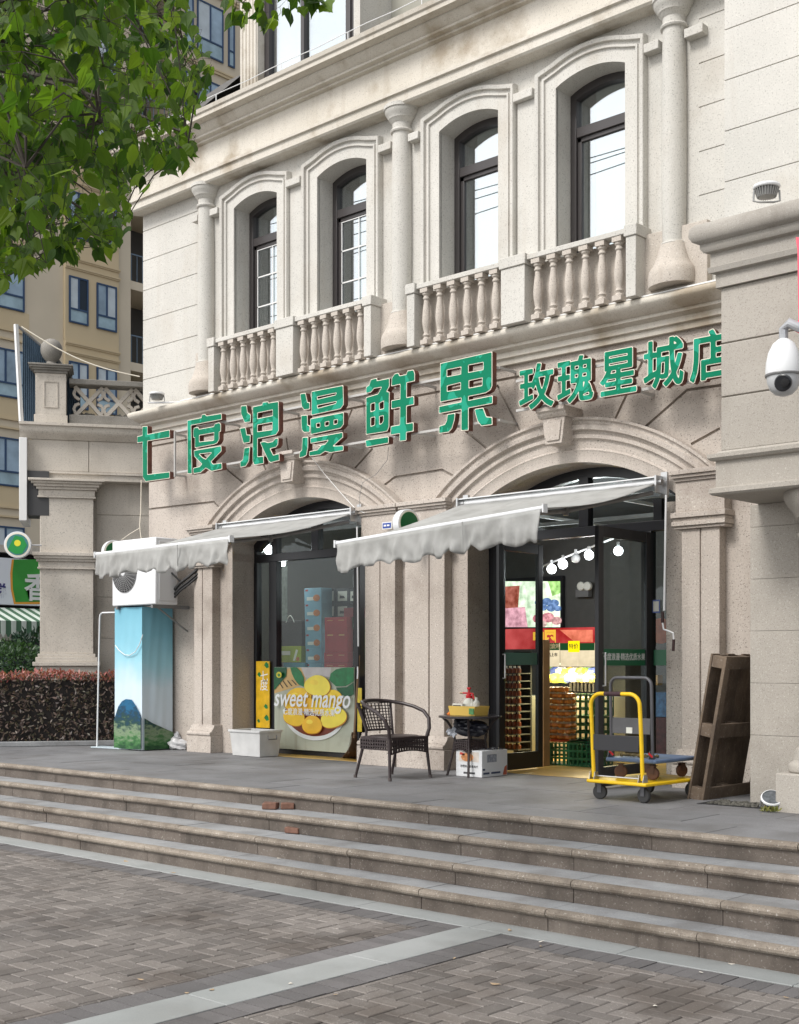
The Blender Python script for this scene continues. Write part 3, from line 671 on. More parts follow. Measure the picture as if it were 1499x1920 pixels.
# ================================================================ AWNINGS
fab=stone('awning_fabric',(.42,.42,.405,1),(.50,.50,.485,1),.0,.5,(.22,.215,.20,1),bump=0,streak=.35,sscale=2.6,rough=.85,thr=(.48,.7))
nt_=fab.node_tree; o_=nt_.nodes['Material Output']; pb_=nt_.nodes['Principled BSDF']; tl_=nt_.nodes.new('ShaderNodeBsdfTranslucent'); tl_.inputs[0].default_value=(.5,.5,.48,1); ms_=nt_.nodes.new('ShaderNodeMixShader'); ms_.inputs[0].default_value=.22
nt_.links.new(pb_.outputs[0],ms_.inputs[1]); nt_.links.new(tl_.outputs[0],ms_.inputs[2]); nt_.links.new(ms_.outputs[0],o_.inputs['Surface'])
def awning(label,x0,x1,zb,zl,zr,yf,wr):
    a=T('awning',label,'awning',((x0+x1)/2,10.45,zb),'retractable grey awnings over the two shopfronts')
    nx,ny=40,10; b=MB(); yb=10.36
    vs=[];fs=[]
    for j in range(ny+1):
        v=j/ny
        for i in range(nx+1):
            u=i/nx; x=x0+(x1-x0)*u+(0); zf=zl+(zr-zl)*u; z=zb+.0+(zf-zb)*v-.05*math.sin(PI*v)*(1-.2*math.cos(u*9))+.004*math.sin(u*40+v*5)
            vs.append((x,yb+(yf-yb)*v,z))
    for j in range(ny):
        for i in range(nx): p=j*(nx+1)+i; fs.append((p,p+1,p+nx+2,p+nx+1))
    o=b.add(vs,fs).build('canopy',fab,a); md=o.modifiers.new('s','SOLIDIFY'); md.thickness=.003
    b=MB(); vs=[];fs=[]; nx=120; ny=8; n=8.5
    for j in range(ny+1):
        for i in range(nx+1):
            u=i/nx; v=j/ny; x=x0+(x1-x0)*u; sc=.5-.5*math.cos(2*PI*(u*n+.12*math.sin(u*17+wr))); drop=.228+.05*abs(sc)**.7 + .012*math.sin(u*13+wr)+.006*math.sin(u*61)
            fo=(.018*math.sin(u*47+wr)+.014*math.sin(u*83+2*wr)+.01*math.sin(u*131))*v
            cre=(.010*math.sin(u*70+v*9*math.sin(u*8+wr))+.012*math.sin(u*23-v*5+wr)*math.sin(v*4+u*9)+.006*math.sin(u*160+v*7))*v
            vs.append((x+.01*math.sin(u*30)*v,yf-.02+fo+cre-.01*v,zl+(zr-zl)*u-.01-drop*v))
    for j in range(ny):
        for i in range(nx): p=j*(nx+1)+i; fs.append((p,p+1,p+nx+2,p+nx+1))
    o=b.add(vs,fs).build('valance',fab,a,smooth=60); md=o.modifiers.new('s','SOLIDIFY'); md.thickness=.003
    us=.66; xs_=x0+(x1-x0)*us; zs_=zl+(zr-zl)*us
    MB().box(xs_,xs_+.012,yf-.062,yf-.056,zs_-.23,zs_-.01).build('valance_seam',fab,a)
    b=MB(); b.tube([(x0-.02,yf,zl),(x1+.02,yf,zr)],.022,12); b.box(x0-.035,x0-.02,yf-.03,yf+.03,zl-.04,zl+.03); b.box(x1+.02,x1+.035,yf-.03,yf+.03,zr-.04,zr+.03); b.build('front_bar',M['white'],a)
    b=MB(); b.tube([(x0,10.36,zb+.005),(x1,10.36,zb+.005)],.035,14); b.box(x0,x1,10.30,10.40,zb+.042,zb+.052); b.build('roller',M['white'],a)
    for sx,xx,zf in ((1,x1,zr),(-1,x0,zl)):
        b=MB(); b.box(xx+.01*sx-.012,xx+.01*sx+.055,10.40,10.435,zb-.14,zb+.10); b.box(xx,xx+.02*sx,10.28,10.40,zb-.10,zb+.06); b.tube([(xx+.02,10.34,zb+.0),(xx+.05,10.34,zb)],.03,10)
        b.build('bracket',M['steel'],a)
        b=MB(); sh=Vector((xx-.03*sx,10.30,zb-.10)); el=Vector((xx-.42*sx,9.45,(zb+zf)/2-.11)); fr=Vector((xx-.25*sx,yf+.03,zf-.03))
        for p,q in ((sh,el),(el,fr)): b.tube([p,q],.02,8)
        b.tube([el-Vector((0,0,.04)),el+Vector((0,0,.03))],.028,8)
        b.build('folding_arm',M['grey'],a)
    return a
awning('left grey awning with scalloped valance pulled out over the air conditioner and shop window',-12.47,-10.10,2.885,2.43,2.455,8.50,0)
awning('right grey awning with scalloped valance pulled out over the open shop door',-8.50,-6.12,2.85,2.30,2.44,8.50,2)
# crank rods of the awnings
cr=T('crank_rod','white crank rod hanging beside the left shop window at the middle pilasters','crank',(-10.02,10.33,1.2))
MB().tube([(-10.03,10.33,2.72),(-10.02,10.34,1.35)],.009,8).build('rod',M['white'],cr)
MB().tube([(-10.02,10.34,1.35),(-10.02,10.33,1.12)],.017,8).build('grip',M['black'],cr)
hk=M['white']; MB().tube([(-10.02,10.33,1.12),(-9.99,10.30,1.05),(-9.985,10.29,.98)],.008,8).build('crank_handle',hk,cr)
cr=T('crank_rod','white crank rod with dark grips beside the right shop door','crank',(-6.1,10.3,1.2))
x1,z1=onY(1246,1145,10.33); MB().tube([(x1+.02,10.33,2.72),(x1,10.33,z1)],.010,8).build('rod',M['white'],cr)
red=flat('dark_grip',lin(48,22,22),.5)
a=onY(1243,1147,10.33); b_=onY(1243,1168,10.33); MB().tube([(a[0],10.33,a[1]),(b_[0],10.33,b_[1])],.015,8).build('grip',red,cr)
c_=[onY(px,py,10.31) for px,py in ((1243,1168),(1245,1180),(1254,1183),(1263,1187),(1264,1199))]; MB().tube([(p[0],10.31,p[1]) for p in c_],.008,8).build('crank_handle',M['white'],cr)
a=onY(1264,1199,10.30); b_=onY(1263,1221,10.30); MB().tube([(a[0],10.30,a[1]),(b_[0],10.30,b_[1])],.014,8).build('grip',red,cr)
# round projecting signs
def round_sign(label,loc,r,rz,logo=True):
    s=T('round_sign',label,'sign',loc,'round green projecting signs'); s.rotation_euler=(0,0,rz)
    RX=Matrix.Rotation(PI/2,4,'Y')
    MB().lathe([(r*.97,-.05),(r,-.045),(r,.045),(r*.97,.05)],(0,0,0),40,mat=RX).build('rim',M['white'],s,local=True)
    for sx in ((1,)):
        MB().lathe([(r*.90,0),(r*.90,.003)],(.05,0,0),40,mat=RX).build('cream_ring',M['cream'],s,local=True)
        MB().lathe([(r*.80,0),(r*.80,.003)],(.0535,0,0),40,mat=RX).build('green_disc',flat('sign_green',lin(60,125,125) if logo else lin(8,96,48),.35),s,local=True)
        if logo:
            sh=[(-.17,.70),(.40,.55),(.70,-.02),(.35,-.66),(-.15,-.70),(-.72,-.38)]
            MB().prism([(y*r,z*r) for y,z in sh],.0590,.0605,'x').build('shield',flat('badge_green',lin(20,140,60),.35),s,local=True)
            MB().tube([(.062,y*r,z*r) for y,z in sh+sh[:1]],r*.035,6).build('shield_edge',M['lip'],s,local=True)
            MB().lathe([(r*.24,0),(r*.24,.0015)],(.0610,0,r*.12),24,mat=RX).build('fruit_mark',flat('fruit_yellow',lin(222,214,50),.4),s,local=True)
            text('badge_text','七度浪漫',r*.22,Vector((.062,0,-r*.25)),flat('badge_text',lin(225,200,60),.4),s,TX,ext=.0004,off=.0008); s.children[-1].location=(0,0,0)
            s.children[-1].data.transform(Matrix.Translation(s.location))
    MB().tube([(-.0,r,.0),(0,r+.14,0)],.012,8).build('sign_arm',M['steel'],s,local=True)
    return s
p=atD(762,982,13.65); round_sign('round green projecting sign above the middle pilasters, half hidden by the right awning',p,.155,R(-8),False)
p=atD(213,1035,17.9); round_sign('round green sign peeping over the left awning by the building corner',p,.165,R(-15),False)
# house number
hn=T('house_number','small blue house number plate on the middle pilaster beside the round sign','sign',(-9.6,10.3,2.72))
a=onY(718,993,10.335); b_=onY(736,978,10.335)
MB().box(a[0],b_[0],10.325,10.338,a[1],b_[1]).build('plate',M['lip'],hn); MB().box(a[0]+.01,b_[0]-.01,10.322,10.3245,a[1]+.01,b_[1]-.01).build('blue_field',flat('plate_blue',lin(40,70,150),.4),hn)
for k in (0,1):
    x=a[0]+(b_[0]-a[0])*(.33+.34*k); MB().box(x-.018,x+.018,10.319,10.3215,a[1]+.03,b_[1]-.03).build('plate_digit',M['lip'],hn)
# ================================================================ AIR CONDITIONER, STAND, RACK
ac=T('air_conditioner','white outdoor air conditioning unit with black fan grille on wall bracket above blue cloth','air conditioner',(-13.8,10.1,1.92))
X0,X1,Y0,Y1,Z0,Z1=-14.26,-13.30,9.95,10.31,1.925,2.80
MB().box(X0,X1,Y0,Y1,Z0,Z1).build('casing',M['white'],ac,bev=.015)
b=MB(); b.box(X1+.001,X1+.012,Y0+.05,Y0+.33,Z0+.05,Z1-.05); b.build('side_cover',flat('side_cover',(.60,.60,.60,1),.5),ac,bev=.004)
fc=onY(234,1074,Y0); fx,fz=fc; rr=.265
RY=Matrix.Rotation(PI/2,4,'X')
MB().lathe([(rr,0),(rr,.006)],(fx,Y0-.002,fz),40,mat=RY).build('fan_opening',M['dark'],ac)
b=MB()
for k in range(1,12): r_=rr*k/11.; b.tube([(fx+r_*math.cos(t),Y0-.022+.014*(k/11)**2,fz+r_*math.sin(t)) for t in np.linspace(0,2*PI,41)],.0030,4,cap=False)
for k in range(28): t=2*PI*k/28; b.tube([(fx+.04*math.cos(t),Y0-.024,fz+.04*math.sin(t)),(fx+rr*math.cos(t+.5),Y0-.01,fz+rr*math.sin(t+.5))],.0034,4)
b.build('fan_grille',flat('grille',(.30,.30,.30,1),.4),ac); MB().lathe([(.045,0),(.045,.012),(.03,.018)],(fx,Y0-.02,fz),20,mat=RY).build('fan_badge',M['white'],ac)
b=MB()
for x in (X1-.08,X0+.1):
    b=MB(); b.box(x-.02,x+.02,Y0,WY,Z0-.045,Z0-.003); b.tube([(x,Y0+.1,Z0-.04),(x,WY-.02,Z0-.34)],.012,6); b.build('wall_bracket',M['grey'],ac)
b=MB()
for k,(dz,r_) in enumerate(((.30,.022),(.24,.018),(.2,.015))): b.tube([(X1+.01,Y0+.30,Z0+dz-.1),(X1+.09,Y0+.32,Z0+dz-.02),(X1+.18,Y0+.40,Z0+dz+.07),(X1+.26,Y0+.47,Z0+dz+.16),(X1+.42,WY+.02,Z0+dz+.22)],r_,8)
b.tube([(X1+.01,Y0+.25,Z0+.42),(X1+.07,Y0+.28,Z0+.36),(X1+.15,Y0+.38,Z0+.22)],.012,6)
b.build('pipes',flat('pipe_black',(.02,.02,.02,1),.6),ac)
# cloth covered stand
cs=T('cloth_cover','tall box covered in blue and white cloth printed with a mountain, under the air conditioner','cover',(-13.95,10.3,0))
def clothmat():
    m,nt,b=newmat('printed_cloth'); N=nt.nodes; L=nt.links; tc=N.new('ShaderNodeTexCoord'); sp=N.new('ShaderNodeSeparateXYZ'); L.new(tc.outputs['Object'],sp.inputs[0])
    n=N.new('ShaderNodeTexNoise'); n.inputs['Scale'].default_value=2.5; L.new(tc.outputs['Object'],n.inputs['Vector'])
    ad=N.new('ShaderNodeMath'); ad.operation='MULTIPLY_ADD'; L.new(n.outputs['Fac'],ad.inputs[0]); ad.inputs[1].default_value=.5; L.new(sp.outputs['Z'],ad.inputs[2])
    r=N.new('ShaderNodeMapRange'); r.inputs[1].default_value=.25; r.inputs[2].default_value=2.15; L.new(ad.outputs[0],r.inputs[0])
    cr=N.new('ShaderNodeValToRGB'); e=cr.color_ramp.elements; e[0].position=0; e[0].color=lin(205,214,222); e[1].position=1; e[1].color=lin(112,172,192)
    for p,c in ((.45,lin(196,214,224)),(.62,lin(150,200,214)),(.8,lin(128,186,204))): x=e.new(p); x.color=c
    L.new(r.outputs[0],cr.inputs[0]); L.new(cr.outputs[0],b.inputs['Base Color']); b.inputs['Roughness'].default_value=.75; return m
def clothpanel(b,P0,P1,zt,n=26,m=40,amp=.012,seed=0,nrm=(0,-1)):
    vs=[];fs=[]
    for j in range(m+1):
        for i in range(n+1):
            u=i/n;v=j/m; w_=amp*math.sin(u*PI)*(math.sin(u*9+v*4+seed)*.6+math.sin(u*21-v*7+seed)*.3+math.sin(v*13+u*5)*.3)
            vs.append((P0[0]+(P1[0]-P0[0])*u+nrm[0]*w_,P0[1]+(P1[1]-P0[1])*u+nrm[1]*w_,.01+(zt-.01)*v))
    for j in range(m):
        for i in range(n): p=j*(n+1)+i; fs.append((p,p+1,p+n+2,p+n+1))
    b.add(vs,fs)
b=MB(); cx0,cx1,cy0,cy1=-14.27,-13.66,10.00,10.50; zt=1.905
clothpanel(b,(cx0,cy0),(cx1,cy0),zt); clothpanel(b,(cx1,cy0),(cx1,cy1),zt,seed=2,nrm=(1,0)); clothpanel(b,(cx1,cy1),(cx0,cy1),zt,amp=0); clothpanel(b,(cx0,cy1),(cx0,cy0),zt,amp=0); b.sheet([(cx0,cy0),(cx1,cy0),(cx1,cy1),(cx0,cy1)],zt-.002,'z')
b.build('cloth',clothmat(),cs,smooth=60)
def printmat(name,cols,sc,zr):
    m,nt,b=newmat(name); N=nt.nodes; L=nt.links; tc=N.new('ShaderNodeTexCoord'); n=N.new('ShaderNodeTexNoise'); n.inputs['Scale'].default_value=sc; n.inputs['Detail'].default_value=5
    mp=N.new('ShaderNodeMapping'); mp.inputs['Scale'].default_value=(1,1,2.2); L.new(tc.outputs['Object'],mp.inputs['Vector']); L.new(mp.outputs[0],n.inputs['Vector'])
    sp=N.new('ShaderNodeSeparateXYZ'); L.new(tc.outputs['Object'],sp.inputs[0]); r=N.new('ShaderNodeMapRange'); r.inputs[1].default_value=zr[0]; r.inputs[2].default_value=zr[1]; L.new(sp.outputs['Z'],r.inputs[0])
    ad=N.new('ShaderNodeMath'); ad.operation='MULTIPLY_ADD'; L.new(n.outputs['Fac'],ad.inputs[0]); ad.inputs[1].default_value=.9; ad.inputs[2].default_value=-.45
    a2=N.new('ShaderNodeMath'); L.new(ad.outputs[0],a2.inputs[0]); L.new(r.outputs[0],a2.inputs[1])
    cr=N.new('ShaderNodeValToRGB'); e=cr.color_ramp.elements; e[0].color=cols[0]; e[1].color=cols[-1]
    for i,c in enumerate(cols[1:-1]): x=e.new((i+1)/(len(cols)-1)); x.color=c
    L.new(a2.outputs[0],cr.inputs[0]); L.new(cr.outputs[0],b.inputs['Base Color']); b.inputs['Roughness'].default_value=.75; return m
mtn=printmat('mountain_print',[lin(30,70,42),lin(60,110,60),lin(120,140,110),lin(30,66,60),lin(16,58,82),lin(20,92,130)],11,(0,.62))
f1=[onY(*p,cy0-.02) for p in ((214,1350),(222,1325),(229,1315),(236,1311),(247,1312),(254,1322),(262,1338),(270,1346),(270.5,1406),(214,1404))]
MB().prism([(max(cx0,min(cx1,x)),max(.012,z)) for x,z in f1],cy0-.022,cy0-.0205).build('mountain_print',mtn,cs)
f2=[onX(*p,cx1+.02) for p in ((271,1347),(286,1356),(300,1362),(315,1369),(328,1373),(328,1403),(271,1407))]
MB().prism([(max(cy0-.02,min(cy1,y)),max(.012,z)) for y,z in f2],cx1+.0205,cx1+.022,'x').build('mountain_print',mtn,cs)
b=MB(); pts=[onY(*p,cy0-.03) for p in ((216,1210),(224,1220),(234,1228),(243,1229),(254,1222),(262,1208),(268,1190))]; b.tube([(p[0],cy0-.03,p[1]) for p in pts],.006,6); b.build('cord',M['white'],cs)
# sandbag
def lumpy(b,c,r,sq=(1,1,1),amp=.2,n=14,seed=0):
    vs=[];fs=[]; rr_=random.Random(seed); ph=[rr_.uniform(0,6) for _ in range(9)]
    for i in range(n+1):
        th=PI*i/n
        for k in range(2*n):
            a=PI*k/n; d_=Vector((math.sin(th)*math.cos(a),math.sin(th)*math.sin(a),math.cos(th)))
            q=1+amp*(math.sin(3*d_.x+ph[0])*math.cos(4*d_.y+ph[1])+.5*math.sin(7*d_.z+5*d_.x+ph[2])+.35*math.sin(11*d_.y+6*d_.z+ph[3]))
            vs.append((c[0]+d_.x*r*sq[0]*q,c[1]+d_.y*r*sq[1]*q,max(c[2]+d_.z*r*sq[2]*q,0.003)))
    for i in range(n):
        for k in range(2*n): fs.append((i*2*n+k,i*2*n+(k+1)%(2*n),(i+1)*2*n+(k+1)%(2*n),(i+1)*2*n+k))
    return b.add(vs,fs)
bag=T('plastic_bag','knotted white plastic bag slumped on the paving between blue cloth and left pilaster','bag',(-13.25,10.1,0))
b=MB(); c0=atD(334,1395,16.9); lumpy(b,(c0.x,c0.y,.07),.15,(1,.8,.62),.22,16,3); b.build('bag_body',flat('bag_white',(.55,.55,.56,1),.4,var=.2,vs=14),bag)
b=MB(); lumpy(b,(c0.x-.02,c0.y,.17),.055,(1,.8,1.1),.3,10,5); b.build('bag_knot',flat('bag_knot',(.48,.48,.5,1),.4,var=.2,vs=20),bag)
# white rack
rk=T('metal_rack','white tube frame stand with flat foot plate in front of the blue cloth','rack',(-14.6,9.75,0))
P=lambda px,py,d:atD(px,py,d)
b=MB(); a=[P(182,1400,17.2),P(184,1300,17.2),P(187,1160,17.2),P(188,1153,17.2),P(192,1149,17.2)]; c=[P(238,1148,17.0),P(242,1150,17.0),P(243,1157,17.0),P(240,1300,17.0),P(237,1403,17.0)]
b.tube(a+c,.011,10); b.build('frame',M['white'],rk)
q=[P(170,1401,17.2),P(240,1409,16.8),P(256,1405,16.9),P(190,1397,17.4)]
for v in q: v.z=0
MB().prism([(v.x,v.y) for v in q],.003,.02,'z').build('foot_plate',flat('foot_plate',(.45,.52,.56,1),.5),rk,bev=.003)
# ================================================================ POSTERS
pf=M
po=T('mango_poster','sweet mango poster with bowl of yellow fruit standing in the left shop window','poster',(-11.3,10.87,.1))
PY=10.885; px0,pz1=onY(515,1251,PY); px1,_=onY(665,1251,PY); pz0=onY(515,1403,PY)[1]; PW=px1-px0; PH=pz1-pz0
U=lambda x,y:(px0+(x-290)/775*PW, pz1-(y-990)/800*PH)
wood=stone('poster_wood',(.42,.45,.36,1),(.52,.55,.46,1),0,.5,(.22,.17,.10,1),bump=0,streak=.6,sscale=1.5)
MB().box(px0,px1,PY,PY+.012,pz0,pz1).build('poster_board',wood,po)
lay=[PY-.001]
def dec(name,poly,mat,par=po,step=.0011):
    lay[0]-=step; MB().sheet(poly,lay[0]).build(name,mat,par,smooth=0,recalc=False)
def mng(cx,cy,rx,ry,rot=0,n=40):
    out=[]
    for k in range(n):
        t=2*PI*k/n; q=1+.07*math.cos(t)+.06*math.cos(2*t+.6)+.035*math.sin(3*t); x=rx*q*math.cos(t); y=ry*q*math.sin(t); out.append(U(cx+x*math.cos(rot)-y*math.sin(rot),cy+x*math.sin(rot)+y*math.cos(rot)))
    return out
def ell(cx,cy,rx,ry,a0=0,a1=2*PI,n=36,rot=0):
    out=[]
    for k in range(n+1 if a1-a0<6.28 else n):
        t=a0+(a1-a0)*k/n; x=rx*math.cos(t); y=ry*math.sin(t); out.append(U(cx+x*math.cos(rot)-y*math.sin(rot),cy+x*math.sin(rot)+y*math.cos(rot)))
    return out
fm=lambda n,r,g,b_,v=.12,vs=9:flat(n,lin(r,g,b_),.35,var=v,vs=vs)
dec('table_print',[U(290,1130),U(430,1000),U(620,995),U(600,1150),U(480,1190),U(290,1250)],fm('p_tan',205,170,110))
dec('cloth_print',[U(560,992),U(850,992),U(840,1080),U(600,1090)],fm('p_grey',190,186,184))
for k in range(4): dec('table_print',[U(330+k*45,1130-k*5),U(340+k*45,1128-k*5),U(385+k*45,1195-k*12),U(375+k*45,1200-k*12)],fm('p_dk',70,60,40))
gl=fm('p_leaf',22,120,66,.4,14); gd=fm('p_leafd',14,90,52,.4,14)
dec('leaf_print',[U(290,992),U(420,992),U(415,1080),U(350,1150),U(300,1210),U(290,1215)],gd)
dec('leaf_print',[U(455,992),U(520,992),U(560,1030),U(590,1090),U(592,1180),U(540,1160),U(500,1110),U(470,1050)],gl)
dec('leaf_print',[U(835,1110),U(850,1050),U(900,1010),U(980,992),U(1064,992),U(1064,1120),U(990,1165),U(900,1170)],gl)
dec('leaf_print',[U(900,1180),U(1000,1175),U(1064,1130),U(1064,1240),U(1010,1270),U(930,1240)],gd)
dec('bowl_print',ell(690,1400,305,290,0,PI),fm('p_bowl',222,226,226,.04)); dec('bowl_shade',ell(690,1400,285,250,0,PI),fm('p_bowls',120,50,30,.3)); 
ym=[fm('p_y1',245,210,50,.1,5),fm('p_y2',240,196,40,.12,5),fm('p_y3',246,226,80,.1,5),fm('p_y4',238,186,44,.15,5)]
for i,(a,b_,c,d_,r) in enumerate(((860,1290,95,95,.3),(520,1300,135,105,-.4),(720,1165,118,105,.2),(600,1345,110,75,.1),(770,1360,105,80,-.2),(500,1470,100,92,.3),(880,1465,120,98,-.35),(680,1540,90,92,0))):
    dec('mango_shade',mng(a+3,b_+5,c*1.02,d_*1.03,r),fm('p_mr%d'%i,190,120,20,.2)); dec('mango_print',mng(a,b_,c*1.0,d_*.985,r),ym[i%4]); dec('mango_highlight',mng(a-c*.2,b_-d_*.3,c*.33,d_*.25,r),fm('p_mh%d'%i,250,220,76,.1))
def fit(name,body,x0,x1,zc,mat,par,Y,off=0,shear=0,face=TY,ext=.0004,sy=1.0):
    me=textmesh(body,1,off=off,ext=ext,shear=shear); xs=[v.co.x for v in me.vertices]; w_=max(xs)-min(xs); s=(x1-x0)/w_
    me.transform(Matrix.Diagonal((s,s*sy,1,1))@Matrix.Translation((-(max(xs)+min(xs))/2,0,0)))
    me.transform(Matrix.Translation(Vector(((x0+x1)/2,Y,zc))-top(par).location)@face); return meshobj(name,me,mat,par)
wh=flat('print_white',lin(235,238,238),.4)
a=U(312,1295); b_=U(1050,1295); o=fit('lettering','sweet mango',a[0],b_[0],a[1],wh,po,lay[0]-.003,off=.012,shear=.28,sy=1.25)
a=U(400,1425); b_=U(910,1425); fit('small_lettering','七度浪漫·精选优质水果',a[0],b_[0],a[1],wh,po,lay[0]-.003,off=.01)
dec('badge_print',ell(360,1065,28,30),fm('p_badge',215,205,50)); dec('badge_print',ell(360,1068,14,15),fm('p_badge2',60,130,50))
# narrow yellow banner
yb=T('yellow_banner','narrow yellow fruit banner with white strokes at the left edge of the left window','banner',(-12.3,10.88,.4))
x0,z1=onY(481,1240,10.885); x1=onY(506,1240,10.885)[0]; z0=onY(481,1364,10.885)[1]
MB().box(x0,x1,10.88,10.89,z0,z1).build('banner_sheet',fm('ban_y',222,178,40,.25,8),yb)
for i,(u,v,ss) in enumerate(((.8,.94,.05),(.25,.8,.04),(.75,.32,.04),(.8,.15,.05),(.2,.10,.03))):
    xx=x0+(x1-x0)*u; zz=z0+(z1-z0)*v; MB().sheet([(xx-ss,zz),(xx-ss*.2,zz+ss*.9),(xx+ss*.6,zz+ss*.4),(xx+ss*.9,zz-ss*.5),(xx,zz-ss*.8)],10.878).build('leaf_print',gl,yb,recalc=False)
for ch,v in (('七',.76),('度',.63)): text('banner_lettering',ch,.16,((x0+x1)/2+.03,10.877,z0+(z1-z0)*v),wh,yb,TY,ext=.0003)
ys=T('yellow_strip','thin yellow strip banner at the right edge of the left window','banner',(-10.4,10.85,.7))
x0,z1=onY(671,1290,10.86); x1=onY(679,1290,10.86)[0]; z0=onY(671,1372,10.86)[1]; MB().box(x0,x1,10.855,10.86,z0,z1).build('strip_sheet',fm('ban_y2',225,200,50,.2),ys)
# white bin
wb=T('storage_bin','white plastic storage bin on the paving below the yellow banner','bin',(-12.35,10.2,0))
def bin_(par,x0,x1,y0,y1,h,tp,mat,t=.012):
    b=MB(); o=[(x0+tp,y0+tp),(x1-tp,y0+tp),(x1-tp,y1-tp),(x0+tp,y1-tp)]; O=[(x0,y0),(x1,y0),(x1,y1),(x0,y1)]
    vs=[(x,y,.004) for x,y in o]+[(x,y,h) for x,y in O]+[(x+(t if x==x0 else -t),y+(t if y==y0 else -t),h) for x,y in O]+[(x+(t if k in(0,3) else -t),y+(t if k<2 else -t),.02) for k,(x,y) in enumerate(o)]
    fs=[(3,2,1,0)]+[(k,(k+1)%4,4+(k+1)%4,4+k) for k in range(4)]+[(4+k,4+(k+1)%4,8+(k+1)%4,8+k) for k in range(4)]+[(8+k,8+(k+1)%4,12+(k+1)%4,12+k) for k in range(4)]+[(12,13,14,15)]
    return b.add(vs,fs)
bn=flat('bin_white',(.60,.60,.59,1),.45,var=.1)
q0=onY(430,1405,10.25)[0]; q1=onY(487,1405,10.25)[0]
bin_(wb,q0,q1,10.25,10.62,.33,.03,bn).build('bin_body',bn,wb,bev=.005,recalc=False)
b=MB(); b.box(q0-.012,q1+.012,10.238,10.25,.30,.33); b.box(q0-.012,q0,10.25,10.62,.30,.33); b.box(q1,q1+.012,10.25,10.62,.30,.33); b.build('bin_rim',bn,wb,bev=.004)
b=MB(); b.tube([(q1+.03,10.36,.27),(q1+.035,10.36,.22),(q1+.035,10.50,.22),(q1+.03,10.50,.27)],.008,8); b.build('bin_handle',M['grey'],wb)
# broom
br=T('straw_broom','worn brown straw broom leaning at the foot of the middle pilasters','broom',(-10.15,10.3,0))
b=MB(); base=atD(652,1415,15.2); base.z=0; rr_=random.Random(4); tp=onY(672,1340,10.36)
for k in range(130):
    e=Vector((base.x+rr_.uniform(-.16,.12),base.y+.1+rr_.uniform(-.05,.06),.005)); s_=Vector((tp[0]-.03+rr_.uniform(-.02,.02),10.32+rr_.uniform(-.02,.02),.33+rr_.uniform(-.03,.04))); m_=(e+s_)/2+Vector((.02,0,-.03)); b.tube([s_,m_,e],.003,4)
b.build('bristles',flat('straw',lin(98,72,48),.9,var=.3,vs=20),br); 
MB().tube([(tp[0]-.03,10.32,.30),(tp[0]+.03,10.345,1.25)],.012,8).build('broom_handle',flat('stick',lin(120,95,70),.7),br)
# ================================================================ SHOP INTERIOR
def shopbox(name,label,cat,px0,px1,py0,py1,Y,dep,mat,group=None,deco=None,h=None):
    x0,z1=onY(px0,py0,Y); x1,z0=onY(px1,py1,Y)
    t=T(name,label,cat,((x0+x1)/2,Y+dep/2,z0),group)
    MB().box(x0,x1,Y,Y+dep,z0,z1).build('carton',mat,t,bev=.003)
    if deco: deco(t,x0,x1,z0,z1,Y)
    return t,(x0,x1,z0,z1)
blueb=flat('carton_blue',lin(120,165,185),.6,var=.08); blk=flat('carton_black',lin(45,48,52),.6); redb=flat('carton_red',lin(165,45,48),.55,var=.12); grnb=flat('carton_green',lin(80,118,84),.6,var=.5,vs=22); limeb=flat('carton_lime',lin(150,165,40),.6,var=.15)
lab=flat('label_white',lin(215,215,205),.6); orb=flat('print_orange',lin(196,120,60),.6,var=.3,vs=20); ink=flat('print_ink',lin(70,70,72),.6)
def d_blue(t,x0,x1,z0,z1,Y):
    w_,h_=x1-x0,z1-z0
    MB().sheet([(x0+w_*.15,z0+h_*.2),(x0+w_*.55,z0+h_*.2),(x0+w_*.55,z0+h_*.42),(x0+w_*.15,z0+h_*.42)],Y-.0015).build('label_print',lab,t,recalc=False)
    MB().sheet([(x0+w_*.72+w_*.2*math.cos(a),z0+h_*.35+h_*.22*math.sin(a)) for a in np.linspace(0,2*PI,16)[:-1]],Y-.0025).build('biscuit_print',orb,t,recalc=False)
    MB().sheet([(x0+w_*.06,z0+h_*.8),(x0+w_*.22,z0+h_*.8),(x0+w_*.22,z0+h_*.92),(x0+w_*.06,z0+h_*.92)],Y-.0015).build('badge_print',redb,t,recalc=False)
names=['topmost','second from top','third from top','fourth from top','fifth from top','lowest']
for k in range(6):
    y0=1103.5+k*28; shopbox('biscuit_box','pale blue biscuit box, %s in the stack behind the left window'%names[k],'box',571+.6*k,603,y0,y0+27.4,11.55,.25,blueb,'pale blue biscuit boxes stacked in the window',d_blue)
def d_blk(t,x0,x1,z0,z1,Y):
    w_,h_=x1-x0,z1-z0
    MB().sheet([(x0+w_*.12,z0+h_*.18),(x0+w_*.85,z0+h_*.18),(x0+w_*.85,z0+h_*.82),(x0+w_*.12,z0+h_*.82)],Y-.0015).build('label_print',lab,t,recalc=False)
    MB().sheet([(x0+w_*.25,z0+h_*.35),(x0+w_*.7,z0+h_*.35),(x0+w_*.6,z0+h_*.5),(x0+w_*.3,z0+h_*.55)],Y-.0025).build('drawing_print',ink,t,recalc=False)
for r_,yy in enumerate((1104,1132.5)):
    for c,(a,b_) in enumerate(((604,630),(631,655),(655.5,672))):
        if r_==1 and c==2: continue
        shopbox('gift_carton','dark carton with white label, %s in the %s row beside the blue boxes'%(('left','middle','right')[c],('upper','lower')[r_]),'box',a,b_,yy,yy+27.5,11.75,.25,blk,'dark cartons with white labels',d_blk)
